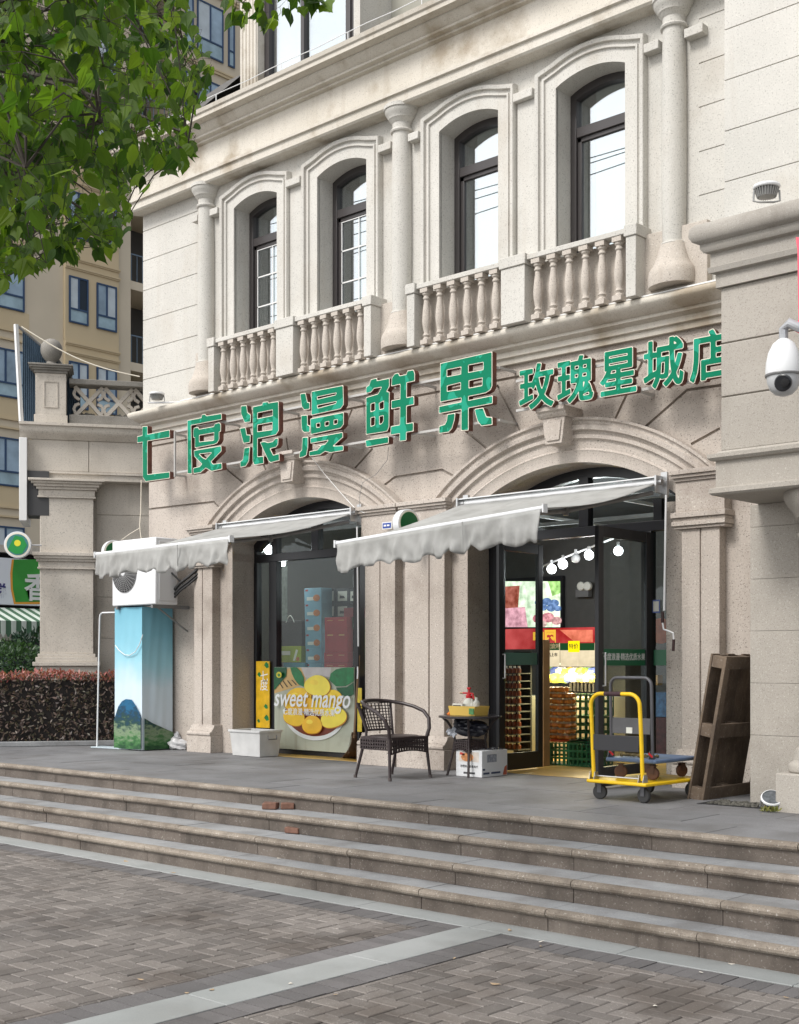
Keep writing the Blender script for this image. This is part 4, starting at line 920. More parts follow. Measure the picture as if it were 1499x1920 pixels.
def d_red(t,x0,x1,z0,z1,Y):
    w_,h_=x1-x0,z1-z0
    for u in (.12,.62): MB().sheet([(x0+w_*u,z0+h_*.7),(x0+w_*(u+.25),z0+h_*.7),(x0+w_*(u+.25),z0+h_*.76),(x0+w_*u,z0+h_*.76)],Y-.0015).build('gold_line',flat('gold',lin(200,150,90),.5),t,recalc=False)
for k,(a,b_,y0,y1) in enumerate(((609,651,1158,1179),(609.5,652,1179.5,1223),(608,652,1223.5,1243),(608,652,1243.5,1262))):
    shopbox('red_gift_box','red gift box, %s in its stack beside the blue boxes'%('topmost','tall second one','third from top','lowest')[k],'box',a,b_,y0,y1,11.35,.3,redb,'red gift boxes in a stack',d_red)
shopbox('red_gift_box','dark red box on the green boxes, against the right window frame','box',645,668,1140,1157.5,11.45,.25,flat('carton_dred',lin(120,30,36),.6),None)
for k in range(4): shopbox('green_box','mottled green box, %s in the stack at the right window frame'%('topmost','second from top','third from top','lowest')[k],'box',652.5,668,1158+k*24,1181.5+k*24,11.45,.22,grnb,'green boxes stacked by the window frame')
def d_lime(t,x0,x1,z0,z1,Y):
    w_,h_=x1-x0,z1-z0
    MB().sheet([(x0+w_*.08,z0+h_*.45),(x0+w_*.5,z0+h_*.45),(x0+w_*.5,z0+h_*.7),(x0+w_*.08,z0+h_*.7)],Y-.0015).build('label_print',lab,t,recalc=False)
    MB().sheet([(x0+w_*.62,z0+h_*.1),(x0+w_*.72,z0+h_*.1),(x0+w_*.86,z0+h_*.75),(x0+w_*.76,z0+h_*.8)],Y-.0015).build('bottle_print',lab,t,recalc=False)
    MB().sheet([(x0+w_*.85+w_*.08*math.cos(a),z0+h_*.2+h_*.14*math.sin(a)) for a in np.linspace(0,2*PI,12)[:-1]],Y-.0025).build('fruit_print',orb,t,recalc=False)
shopbox('juice_carton','lime green juice carton with bottle print, behind the left window','box',525,565,1212,1242,11.5,.25,limeb,None,d_lime)
shopbox('teal_box','teal box below the lime green carton behind the poster top','box',532,572,1243,1262,11.5,.25,flat('carton_teal',lin(70,130,145),.6),None)
gb,q=shopbox('gift_bag','dark paper gift bag with pale handles standing on the lime carton','bag',527,566,1165,1211,11.52,.15,flat('bag_dark',lin(58,56,56),.6,var=.15),None)
b=MB(); xm=(q[0]+q[1])/2; b.tube([(xm-.08+.16*i/12,11.50,q[3]-.02+.09*math.sin(PI*i/12)) for i in range(13)],.006,6); b.build('bag_handle',lab,gb)
shelfw=T('window_display','low grey display plinth behind the poster that carries the stacked boxes','plinth',(-11,11.6,0))
zt_=onY(600,1262,11.55)[1]; MB().box(-12.3,-10.0,11.30,12.05,0,zt_-.002).build('plinth_body',M['room'],shelfw)
x0,z1=onY(526,1065,11.3); x1,z0=onY(539,1164,11.3)
ps=T('paper_scroll','long pale paper strip hanging at the left side of the shop window','paper',((x0+x1)/2,11.3,z0)); MB().box(x0,x1,11.30,11.304,z0,z1+.02).build('strip_sheet',flat('paper_pale',lin(150,160,155),.7,var=.3,vs=18),ps)
# doorway view
em=lambda n,c,s:bulbmat(n,c,s)
# bulbs on a track
bl=em('bulb_glow',(.93,.97,1,1),9); offm=M['white']
trk=T('light_track','white ceiling track carrying the globe lamps in the shop','track',(-9,14,2.72))
pa=atD(1010,1072,20.5); pb=atD(1215,1003,14.2); pa.z=pb.z=2.72; MB().tube([pa,pb],.014,6).build('track_rail',M['white'],trk)
lamps=[(1035,1067,18.6),(1056,1058,17.6),(1080,1047,16.8),(1105,1041,15.9),(1160,1033,14.6),(527,1057,17.6),(504,1031,16.9)]
lbl=['globe lamp farthest back on the shop track','second globe lamp on the track above the fruit counter','unlit small lamp between the lit globes on the track','large globe lamp just left of the open right door leaf','globe lamp seen through the right door leaf','globe lamp behind the left window, lower one','globe lamp behind the left window by the dark post']
for k,(px,py,d) in enumerate(lamps):
    p=atD(px,py,d); t=T('globe_lamp',lbl[k],'lamp',p,'globe lamps in the shop'); r=.06*(d/16)
    MB().ball(p,r,8).build('globe',offm if k==2 else bl,t); MB().tube([p+Vector((0,0,r*.8)),p+Vector((0,0,r*1.9))],.02,8).build('socket',M['white'],t)
    if k>=5: MB().tube([p+Vector((0,0,r*1.9)),(p.x,p.y,3.4)],.004,6).build('cord',M['dark'],t)
    if k!=2:
        l=bpy.data.lights.new('lamp_light','POINT'); l.energy=24; l.shadow_soft_size=.1; l.color=(.95,.98,1); o=bpy.data.objects.new('lamp_light',l); o.location=p-Vector((0,0,.09)); COL.objects.link(o)
# lightbox on the back wall
lb=T('light_box','large glowing fruit picture light box on the grey back wall','light box',(-11.5,16.9,2))
def onYb(px,py,Y): return onY(px,py,Y)
BYW=16.9; x0,z1=onYb(944,1089,BYW); x1,z0=onYb(1052,1177,BYW)
MB().box(x0-.03,x1+.03,BYW,BYW+.08,z0-.03,z1+.03).build('box_frame',M['black'],lb)
def lbpart(nm,pts,col,s,k): MB().sheet([onYb(*p,BYW-.002-.002*k) for p in pts],BYW-.002-.002*k).build(nm,bulbmat(nm+str(k),lin(*col),s,.35,7+k),lb,recalc=False)
lbpart('picture',[(945,1090),(1051,1090),(1051,1176),(945,1176)],(205,225,190),1.1,0)
lbpart('basket_picture',[(945,1100),(975,1098),(972,1140),(945,1142)],(170,80,60),.8,1)
lbpart('flower_picture',[(945,1141),(985,1138),(990,1176),(945,1176)],(215,150,165),.9,2)
lbpart('leaf_picture',[(1028,1090),(1051,1090),(1051,1112),(1036,1118)],(150,200,110),.9,3)
for i,(x,y,r) in enumerate(((1012,1130,9),(1026,1128,9),(1040,1131,9),(1019,1139,8),(1034,1140,9),(1046,1141,7))): lbpart('berry_picture',[(x+r*math.cos(a),y+r*.8*math.sin(a)) for a in np.linspace(0,2*PI,14)[:-1]],(90,125,175),.7,4+i)
for i,(x,y,r) in enumerate(((1010,1160,11),(1028,1158,12),(1044,1164,10),(1018,1170,8))): lbpart('fruit_picture',[(x+r*math.cos(a),y+r*.8*math.sin(a)) for a in np.linspace(0,2*PI,14)[:-1]],(200,110+20*i,125+12*i),.8,11+i)
# emergency lamp
el=T('emergency_light','twin headed emergency light on the grey back wall','lamp',(-9.9,16.9,2.2))
for px in (1089,1101): p=onY(px,1099,16.75); MB().lathe([(.07,0),(.07,.05),(.055,.06)],(p[0],16.8,p[1]),16,mat=RY).build('lamp_head',lab,el)
x0,z1=onY(1083,1106,16.85); x1,z0=onY(1107,1119,16.85); MB().box(x0,x1,16.8,16.9,z0,z1).build('battery_case',flat('case',(.14,.14,.14,1),.5),el)
# red refrigerator banner
rb=T('red_banner','red and orange promotional banner board behind the price cards','banner',(-9.6,14.3,1.4))
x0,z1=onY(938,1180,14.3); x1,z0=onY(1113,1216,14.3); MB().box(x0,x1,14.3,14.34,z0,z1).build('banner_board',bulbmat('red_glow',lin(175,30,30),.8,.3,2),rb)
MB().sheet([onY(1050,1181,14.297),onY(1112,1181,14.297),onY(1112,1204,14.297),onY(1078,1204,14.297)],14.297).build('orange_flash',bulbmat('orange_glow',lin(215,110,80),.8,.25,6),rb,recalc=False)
text('banner_lettering','中国',.2,(onY(1021,1196,14.29)[0],14.29,onY(1021,1196,14.29)[1]),em('gold_glow',lin(220,170,60),.9),rb,TY,off=.01)
# cooler with price cards
ctr=T('produce_cooler','dark open produce cooler with lit price cards behind the crates','cooler',(-9.2,13.4,0))
x0,z1=onY(1012,1232,13.6); x1,_=onY(1135,1232,13.6)
MB().box(x0-.4,x1+.3,13.6,14.2,0,1.25).build('cooler_back',flat('cooler_dark',(.05,.05,.05,1),.5),ctr)
MB().box(x0-.4,x1+.3,12.9,13.598,0,.74).build('cooler_body',flat('cooler_pale',(.5,.49,.42,1),.5),ctr)
card=flat('card_cream',lin(238,225,190),.6); dgr=flat('card_green',lin(30,70,40),.5)
for k,(a,b_) in enumerate(((1019,1050),(1051,1085),(1085,1116))):
    xa,za=onY(a,1206,12.95); xb,zb_=onY(b_,1250,12.95)
    t=T('price_card','cream price card with green heading, %s of the row over the cooler'%('left one','middle one','right one')[k],'card',((xa+xb)/2,12.95,zb_),'price cards over the cooler')
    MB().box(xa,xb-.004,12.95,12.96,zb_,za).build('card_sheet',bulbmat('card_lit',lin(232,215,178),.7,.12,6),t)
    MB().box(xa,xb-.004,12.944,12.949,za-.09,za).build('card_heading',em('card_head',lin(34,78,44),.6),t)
    if k==0: text('card_lettering','七度浪漫',.065,((xa+xb)/2,12.94,za-.045),card,t,TY,off=.002); text('card_note','新品上市',.05,((xa+xb)/2,12.94,za-.15),ink,t,TY,off=.001)
yt=T('yellow_tag','bright yellow paper tag clipped over the middle price card','tag',(-9,12.9,1.4)); xa,za=onY(1066,1202,12.9); xb,zb_=onY(1087,1223,12.9)
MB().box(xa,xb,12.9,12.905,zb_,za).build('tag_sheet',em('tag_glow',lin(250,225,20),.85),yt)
text('tag_mark','特价',.07,((xa+xb)/2,12.895,(za+zb_)/2),ink,yt,TY)
# bagged produce on the cooler
prd=[lin(225,222,205),lin(205,200,90),lin(150,185,70),lin(90,110,190),lin(230,225,215),lin(235,200,90)]
for k in range(16):
    px=1022+k%8*12+random.uniform(-2,2); py=1272-(k//8)*12; Y=12.95+.12*(k//8); x,z=onY(px,py,Y)
    t=T('produce_bag','bagged fruit on the bright cooler shelf under the price cards','fruit bag',(x,Y+.1,.75),'bagged fruit on the cooler')
    b=MB(); lumpy(b,(x,Y+.1,max(.80,z)),.085,(1,.8,.7),.18,8,k); b.build('bag_of_fruit',flat('produce%d'%k,prd[k%6],.4,var=.2,vs=20),t)
sp_=bpy.data.lights.new('cooler_light','AREA'); sp_.energy=48; sp_.shape='RECTANGLE'; sp_.size_y=.15; sp_.color=(1,.80,.42); sp_.size=1.1; o=bpy.data.objects.new('cooler_light',sp_); p=onY(1068,1215,12.6); o.location=(p[0],12.75,1.13); COL.objects.link(o)
sb=T('added_cooler_strip','slim warm strip added under the price cards as source for the cooler light','lamp',(p[0],12.7,2.0)); MB().box(p[0]-.5,p[0]+.5,12.97,13.0,1.14,1.16).build('added_strip',em('strip_glow',(1,.88,.65,1),2),sb)  # unseen glowing strip added as a body for the warm cooler light
# crates
gc=flat('crate_green',lin(20,88,52),.45,var=.15); bc=flat('crate_black',lin(40,40,40),.5)
def crate(label,x0,x1,y0,y1,z0,z1,mat,group,cols=6,rows=3):
    t=T('plastic_crate',label,'crate',((x0+x1)/2,(y0+y1)/2,z0),group); b=MB(); e=.012
    def wall_(p0,p1):
        dx_,dy_=p1[0]-p0[0],p1[1]-p0[1]; L=math.hypot(dx_,dy_); ux,uy=dx_/L,dy_/L; nx,ny=-uy*.006,ux*.006
        def sl(u0,u1,v0,v1):
            pts=[(p0[0]+ux*u0-nx,p0[1]+uy*u0-ny),(p0[0]+ux*u1-nx,p0[1]+uy*u1-ny),(p0[0]+ux*u1+nx,p0[1]+uy*u1+ny),(p0[0]+ux*u0+nx,p0[1]+uy*u0+ny)]
            b.prism(pts,v0,v1,'z')
        for r_ in range(rows+1): zc=z0+(z1-z0)*r_/rows; sl(0,L,max(z0,zc-.012),min(z1,zc+.012))
        for r_ in range(rows):
            za=z0+(z1-z0)*r_/rows+.012; zb_=z0+(z1-z0)*(r_+1)/rows-.012
            for c in range(cols+1): u=L*c/cols; sl(max(0,u-.009),min(L,u+.009),za+.0004,zb_-.0004)
    wall_((x0,y0),(x1,y0)); wall_((x1,y0),(x1,y1)); wall_((x1,y1),(x0,y1)); wall_((x0,y1),(x0,y0))
    b.build('crate_sides',mat,t,smooth=0); MB().box(x0,x1,y0,y1,z0,z0+.01).build('crate_floor',mat,t)
    return t
xa=onY(1012,1437,11.75)[0]; xb=onY(1062,1437,11.75)[0]; xc=onY(1112,1437,11.75)[0]
crate('low green crate just inside the door, left one under the orange tray',xa,xb-.01,11.72,12.15,.006,.26,gc,'green crates inside the door'); crate('low green crate just inside the door, right one',xb,xc,11.72,12.15,.006,.26,gc,'green crates inside the door')
xa=onY(1068,1400,12.25)[0]; xb=onY(1092,1400,12.25)[0]; xc=onY(1120,1400,12.25)[0]
for k,(a,b_) in enumerate(((xa,xb-.01),(xb,xc))):
    for j in range(2): crate('green crate in the upright pile by the door leaf, %s %s'%(('upper','lower')[1-j],('left','right')[k]),a,b_,12.22,12.6,.27+j*.27 if True else 0,.53+j*.27,gc,'green crates piled by the door leaf',3,3)
MB_=T('crate_base','dark wooden base under the green crate pile','pallet',((xa+xc)/2,12.4,0)); MB().box(xa,xc,12.2,12.62,.005,.265).build('base_block',bc,MB_)
x0=onY(1040,1300,12.5)[0]; x1=onY(1118,1300,12.5)[0]
crate('black crate on top of the green crate pile under the cooler shelf',x0+.1,x1,12.66,12.86,.81,.93,bc,None,9,1)
# punnets
pm=flat('fruit_orange',lin(205,130,50),.35,var=.35,vs=30); pc_=glass('punnet_clear',(.9,.85,.75,1),.03)
x0=onY(1019,1350,11.9)[0]; x1=onY(1066,1350,11.9)[0]
for k in range(9):
    z=.28+k*.068; t=T('fruit_punnet','clear punnet of orange fruit in the tall stack just inside the door','punnet',((x0+x1)/2,12.0,z),'stacked punnets of orange fruit')
    b=MB()
    xe=x1 if k<8 else x0+(x1-x0)*.7
    n=4
    for i in range(n):
        for j in range(2): lumpy(b,(x0+(xe-x0)*(i+.5)/n+random.uniform(-.008,.008),11.95+j*.09,z+.03),.042,(1.2,1,.75),.12,6,k*9+i)
    b.build('fruit',pm,t); q=MB(); q.box(x0+.003,xe-.003,11.90,12.10,z+.052,z+.056); q.box(x0,xe,11.898,12.102,z-.004,z); q.build('punnet_lid',flat('lid',(.5,.42,.3,1),.3),t)
ot=T('orange_tray','flat orange dish lying on the left green crate','tray',(-8.1,11.6,.27)); p=onY(1047,1396,11.85); MB().lathe([(.10,0),(.13,.012),(.13,.022),(.09,.018)],(p[0],11.85,.262),24).build('dish',flat('dish_orange',lin(215,80,40),.4),ot)
# tall wooden end post with bottles shelf
x0=onY(1010,1300,11.5)[0]; x1=onY(1020,1300,11.5)[0]; bp=T('display_post','narrow beige display post at the edge of the doorway','post',(x0,11.5,0)); MB().box(x0,x1,11.5,11.62,0,1.42).build('post_body',flat('post_beige',lin(165,130,90),.6,var=.2),bp,bev=.004)
bs=T('bottle_rack','tall dark rack of small bottles seen through the left door leaf','rack',(-9.7,12.2,0)); SY=12.2
x0=onY(940,1300,SY)[0]; x1=onY(972,1300,SY)[0]; rk_=MB()
rows=[]; 
for k in range(11): z=onY(955,1405-14.3*k,SY)[1]; rows.append(z); rk_.box(x0,x1,SY,SY+.25,z-.012,z)
rk_.build('rack_shelves',M['room'],bs); MB().box(x0,x1,SY+.25,SY+.28,0,1.3).build('rack_back',M['dark'],bs)
proto=None; cols_=[flat('bottle%d'%i,c,.3) for i,c in enumerate((lin(120,60,40),lin(130,120,60),lin(60,90,60)))]
cap=flat('cap_white',lin(225,222,210),.4)
for k,z in enumerate(rows):
    for c in range(4):
        x=x0+(x1-x0)*(c+.5)/4
        if proto is None:
            proto=T('small_bottle','small bottle with white cap on the tall rack behind the left door leaf','bottle',(x,SY+.06,z),'bottles on the rack'); MB().lathe([(.024,0),(.026,.01),(.026,.05),(.015,.062)],(0,0,0),10).build('bottle_body',cols_[0],proto,local=True); MB().lathe([(.016,.063),(.016,.085)],(0,0,0),10).build('cap',cap,proto,local=True)
        else:
            t=proto.copy(); COL.objects.link(t); t.location=(x,SY+.06,z)
            for ch in proto.children: q=ch.copy(); COL.objects.link(q); q.parent=t
# right side-light items
def small(nm,lb_,cat,px0,px1,py0,py1,Y,dep,mat,part):
    x0,z1=onY(px0,py0,Y); x1,z0=onY(px1,py1,Y); t=T(nm,lb_,cat,((x0+x1)/2,Y,z0)); MB().box(x0,x1,Y,Y+dep,z0,z1).build(part,mat,t,bev=.003); return t,(x0,x1,z0,z1)
t,q=small('notice_card','white notice card with blue edge stuck on the glass right of the door','notice',1224,1238,1125,1149,10.94,.002,flat('notice_blue',lin(90,110,170),.5),'card_back'); MB().box(q[0]+.01,q[1]-.01,10.936,10.938,q[2]+.015,q[3]-.015).build('card_face',lab,t)
shopbox('water_carton','blue wrapped water bottles piled behind the glass right of the door','bottles',1222,1250,1298,1345,11.4,.25,flat('water_blue',lin(70,120,170),.3,var=.5,vs=25)); shopbox('snack_box','dark red snack box under the blue water bottles right of the door','box',1222,1250,1345,1420,11.4,.25,flat('snack_red',lin(90,40,44),.5,var=.6,vs=16))
fn=T('orange_fan','round orange scalloped paper fan behind the glass right of the door','decoration',(-6.2,11.2,1.5)); p=onY(1240,1183,11.2); MB().lathe([(.13+.012*(i%2),0) for i in range(1)]+[(.13,.006)],(p[0],11.2,p[1]),24,mat=RY).build('fan_disc',flat('fan_orange',lin(190,100,60),.6,var=.3,vs=14),fn)
shopbox('jam_jar','small jar glowing on the counter behind the side glass','jar',1224,1234,1266,1285,11.4,.1,flat('jar_amber',lin(220,170,90),.3))
# ceiling beams inside (dark exposed services)
sv=T('ceiling_ducts','dark exposed pipes and beams hanging below the shop ceiling','ducts',(-9,13,3))
for y,z in ((11.8,3.0),(12.9,3.1),(14.2,3.05)): MB().box(-13.9,-5.2,y,y+.05,z,z+.05).build('duct',M['grey'],sv)
for x in (-11.8,-10.2,-8.4,-7.0): MB().box(x,x+.04,11.4,16.8,3.16,3.2).build('duct',M['white'],sv)
# ================================================================ CHAIR, TABLE, BOX
brown=flat('brown_wicker',lin(52,42,42),.45,var=.25,vs=30)
ch=T('wicker_chair','dark brown wicker armchair with open weave back on the terrace','chair',(-8.57,9.36,0),None,R(-4))
ch.rotation_euler=(0,0,R(-4))
for x,y in ((.21,-.26),(.21,.26),(-.21,-.235),(-.21,.235)):
    dx_=.05 if x<0 else 0
    b=MB(); b.tube([(x+(.03 if x>0 else -.09),y*1.08,.0),(x,y,.30),(x,y,.42)],[.014,.016,.016],10); l=b.build('leg',brown,ch,local=True)
    MB().tube([(x+(.03 if x>0 else -.09),y*1.08,.0),(x+(.029 if x>0 else -.088),y*1.078,.03)],.019,10).build('foot_cap',flat('foot',lin(80,72,70),.5),l,local=True)
b=MB(); b.prism([(.235*math.cos(t)*(1.0),.27*math.sin(t)) if abs(math.sin(t))<2 else 0 for t in np.linspace(0,2*PI,30)[:-1]],.40,.43,'z'); b.box(-.21,.23,-.25,.25,.395,.425); b.build('seat',brown,ch,local=True,bev=.008)
def lattice(b,P,nu,nv,w_=.006):
    """woven grid on a surface P(u,v)"""
    for i in range(nu+1):
        u=i/nu; b.tube([P(u,v/6) for v in range(7)],w_,4)
    for j in range(nv+1):
        v=j/nv; b.tube([P(u/12,v) for u in range(13)],w_*.9,4)
b=MB(); lattice(b,lambda u,v:Vector((.225,-.25+.5*u,.29+.11*v+.03*(abs(u-.5)*2)**2*(1-v)*-1)),14,3,.011); b.build('front_apron',brown,ch,local=True)
for s in (-1,1):
    b=MB(); lattice(b,lambda u,v:Vector((-.21+.43*u,s*.255,.30+.10*v)),12,3,.011); b.build('side_apron',brown,ch,local=True)
b=MB(); lattice(b,lambda u,v:Vector((-.215,-.24+.48*u,.30+.10*v)),12,3,.011); b.build('rear_apron',brown,ch,local=True)
def back(u,v):
    a=(u-.5)*1.9; return Vector((-.20-.085*v-.03*math.cos(a*1.2)*1-.0,(.18+.05*v)*math.sin(a)/math.sin(.95),.48+.27*v))
b=MB(); lattice(b,back,11,9,.0062); b.tube([back(0,0),back(.5,0),back(1,0)],.011,8); b.build('backrest',brown,ch,local=True)
for u in (0,1):
    b=MB(); p0=back(u,0); b.tube([(-.21,p0.y*1.05,.40),back(u,0),back(u,.5),back(u,1.02)],.014,8); b.build('back_post',brown,ch,local=True)
rail_=[(.21,.26,.42),(.225,.28,.50),(.19,.31,.60),(.10,.325,.67),(-.03,.31,.715),(-.16,.27,.745),(-.27,.19,.765),(-.315,.08,.775),(-.32,0,.777)]
rail_=rail_+[(x,-y,z) for x,y,z in rail_[::-1][1:]]
b=MB(); b.tube(rail_,.019,10); b.build('arm_rail',brown,ch,local=True)
tb=T('wicker_table','small round dark wicker side table beside the armchair','table',(-8.13,10.05,0))
tx,ty=-8.15,10.06
MB().lathe([(.30,.595),(.325,.60),(.325,.618),(.31,.622)],(tx,ty,0),40).build('table_top',flat('table_top',lin(60,56,58),.25),tb)
for k in range(4):
    a=R(35+90*k); c,s=math.cos(a),math.sin(a); b=MB(); b.tube([(tx+c*r_,ty+s*r_,z) for r_,z in ((.235,0),(.185,.20),(.155,.36),(.17,.46),(.235,.56),(.28,.595))],.013,8); b.build('leg',brown,tb)
for k in range(4):
    a0,a1=R(35+90*k),R(125+90*k)
    b=MB(); P_=lambda u,v:Vector((tx+(math.cos(a0)*(1-u)+math.cos(a1)*u)*(.18-.02*v),ty+(math.sin(a0)*(1-u)+math.sin(a1)*u)*(.18-.02*v),.24+.13*v-.04*math.sin(PI*u)*(-1)*(1-v)))
    lattice(b,P_,8,4,.0085); b.build('woven_skirt',brown,tb)
bb_=T('black_bag','black plastic bag stuffed under the wicker table top','bag',(tx,ty,.4)); b=MB(); lumpy(b,(tx+.06,ty-.05,.49),.15,(1.15,.7,.5),.2,16,9); lumpy(b,(tx-.05,ty-.08,.54),.08,(1,.8,.7),.2,12,2); b.build('bag_body',flat('bag_black',(.012,.013,.02,1),.35),bb_)
fb_=T('foil_packet','crumpled silver packet tucked under the table top by the black bag','packet',(tx-.15,ty-.1,.4)); b=MB(); lumpy(b,(tx-.13,ty-.13,.45),.05,(1,.7,.9),.4,8,11); b.build('packet_body',flat('foil',(.4,.42,.46,1),.3,var=.4,vs=25),fb_)
tr=T('yellow_tray','yellow plastic basket of bottles standing on the wicker table','basket',(tx+.06,ty-.06,.622))
ytm=flat('tray_yellow',lin(226,190,96),.45); b=bin_(tr,tx-.15,tx+.20,ty-.17,ty+.07,.70,.015,ytm); b.v=[(x,y,z+.60 if z<.65 else z+.02) for x,y,z in b.v]; b.v=[(x,y,max(z,.624)) for x,y,z in b.v]; b.build('basket_body',ytm,tr,recalc=False)
MB().box(tx+.13,tx+.19,ty-.178,ty-.170,.64,.70).build('basket_label',flat('lab_green',lin(90,150,90),.5,var=.4,vs=30),tr)
spb=T('spray_bottle','white pressure sprayer with red pump head in the yellow basket','sprayer',(tx+.02,ty-.02,.64)); rd=flat('pump_red',lin(200,32,40),.35)
MB().lathe([(.05,.64),(.06,.66),(.062,.74),(.055,.77),(.03,.80)],(tx+.02,ty-.04,0),20).build('bottle_body',lab,spb)
b=MB(); b.lathe([(.032,.80),(.034,.825),(.022,.84),(.02,.86)],(tx+.02,ty-.04,0),16); b.tube([(tx+.02,ty-.04,.85),(tx-.045,ty-.06,.852)],.010,8); b.tube([(tx+.02,ty-.04,.85),(tx+.07,ty-.04,.845),(tx+.085,ty-.04,.79)],.011,8); b.tube([(tx+.02,ty-.04,.85),(tx+.02,ty-.04,.90)],.008,8); b.tube([(tx+.0,ty-.04,.90),(tx+.04,ty-.04,.90)],.011,8); b.build('pump_head',rd,spb)
MB().tube([(tx-.045,ty-.06,.852),(tx-.075,ty-.07,.85)],.008,8).build('nozzle',flat('brass',lin(150,120,80),.4,metal=.6),spb)
for k,(dx_,r_,h_,l_) in enumerate(((.085,.02,.10,'small white pump bottle, left of the plain white bottle in the basket'),(.14,.034,.12,'plain white bottle at the right end of the yellow basket'))):
    t=T('white_bottle',l_,'bottle',(tx+dx_,ty-.07,.64)); MB().lathe([(r_,.64),(r_,.64+h_),(r_*.5,.66+h_),(r_*.4,.675+h_),(r_*.45,.69+h_)],(tx+dx_,ty-.07,0),16).build('bottle_body',lab,t)
t=T('white_box','small white box with grey print in the yellow basket front','box',(tx-.06,ty-.12,.64)); MB().box(tx-.11,tx+.02,ty-.15,ty-.11,.64,.745).build('carton',lab,t,bev=.003); MB().box(tx-.10,tx+.0,ty-.1515,ty-.1505,.715,.73).build('print_line',ink,t)
t=T('orange_peel','piece of orange peel on the left edge of the wicker table','peel',(tx-.22,ty-.05,.622)); b=MB(); lumpy(b,(tx-.20,ty-.08,.635),.03,(1.3,.8,.5),.4,7,4); b.build('peel_piece',flat('peel',lin(230,130,50),.5),t)
# white shrimp carton
cb=T('printed_carton','white cardboard carton with seafood picture on the paving by the table','carton',(-8.08,10.1,0)); x0,x1,y0,y1,zt=-8.245,-7.905,9.95,10.37,.27
wc_=flat('carton_white',(.66,.67,.68,1),.5,var=.05)
MB().box(x0,x1,y0,y1,.002,zt).build('carton_body',wc_,cb,bev=.003)
b=MB(); b.box(x0,x1,y0-.06,y0-.002,zt-.004,zt-.001); b.build('carton_flap',wc_,cb) if False else None
MB().sheet([(x0+.04,.155),(x0+.30,.155),(x0+.30,.255),(x0+.04,.255)],y0-.0012).build('photo_print',flat('ph1',lin(205,195,185),.5,var=.2,vs=12),cb,recalc=False)
MB().sheet([(x0+.15+.07*math.cos(a)*1.2,.20+.045*math.sin(a)) for a in np.linspace(0,2*PI,11)[:-1]],y0-.0024).build('food_print',flat('ph2',lin(205,140,90),.5,var=.5,vs=28),cb,recalc=False)
MB().sheet([(x0+.05,.225),(x0+.11,.215),(x0+.12,.235),(x0+.06,.25)],y0-.0024).build('food_print',flat('ph3',lin(190,60,50),.5),cb,recalc=False)
fit('carton_lettering','柠檬凤爪虾尾鸡爪',x0+.06,x0+.29,.105,ink,cb,y0-.0015,off=.015)
MB().sheet([(x0+.1,.03),(x0+.25,.03),(x0+.25,.05),(x0+.1,.05)],y0-.0012).build('address_print',ink,cb,recalc=False)
MB().sheet([(y0+.08,.15),(y0+.24,.15),(y0+.24,.23),(y0+.08,.23)],x1+.0012,'x').build('table_print',flat('ph4',lin(150,155,165),.5,var=.5,vs=60),cb,recalc=False)
for a,b_,c,d_ in ((.02,.12,.03,.05),(.15,.30,.03,.05),(.01,.05,.07,.09)): MB().sheet([(y0+a,c),(y0+b_,c),(y0+b_,d_),(y0+a,d_)],x1+.0012,'x').build('side_print',flat('ph5',lin(60,70,95),.5),cb,recalc=False)
MB().sheet([(y1-.08,.0+.01),(y1-.01,.01),(y1-.01,.11),(y1-.05,.09)],x1+.0012,'x').build('food_print',flat('ph6',lin(180,95,70),.5,var=.4,vs=20),cb,recalc=False)
b=MB(); rr_=random.Random(2)
for k in range(10): lumpy(b,(x0+.05+rr_.random()*.25,y0+.05+rr_.random()*.3,zt+.004),.028,(1.3,1,.5),.4,6,k)
b.build('loose_stuffing',flat('stuffing',(.08,.08,.09,1),.4,var=.6,vs=30),cb)
# ================================================================ TROLLEYS
yw=flat('trolley_yellow',lin(232,190,20),.4,var=.12); blued=flat('deck_blue',lin(96,116,146),.5,var=.15); gm=flat('handle_grey',lin(92,92,96),.4,metal=.3,var=.15); wood_=flat('worn_wheel',lin(96,64,48),.6,var=.3,vs=20)
def wheel(par,x,y,r,z0,mat,fork,rz=0):
    m=Matrix.Translation((x,y,z0+r))@Matrix.Rotation(rz,4,'Z')
    o=MB().lathe([(r*.5,-.020),(r*.9,-.018),(r,-.010),(r,.010),(r*.9,.018),(r*.5,.020)],(0,0,0),20,mat=m@Matrix.Rotation(PI/2,4,'X')).build('wheel',mat,par,local=True)
    b=MB(); 
    for s in (-1,1): b.box(-.018,.018,s*.026-.002,s*.026+.002,-.005,r*1.15,m)
    b.box(-.03,.03,-.03,.03,r*1.12,r*1.12+.006,m); b.build('wheel_fork',fork,o,local=True)
ty_=T('yellow_trolley','yellow flatbed trolley with tall yellow tube handle on the terrace','trolley',(-6.02,9.0,0)); ty_.rotation_euler=(0,0,R(-4))
W_t,L_t=.61,.88
MB().box(0,W_t,0,L_t,.142,.172).build('deck',yw,ty_,local=True,bev=.01)
for x,y,rz in ((.08,.09,.3),(W_t-.08,.09,0),(.08,L_t-.09,0),(W_t-.08,L_t-.09,0)): wheel(ty_,x,y,.062,.0,M['dark'] if 0 else flat('tyre',(.03,.03,.03,1),.6),gm,rz)
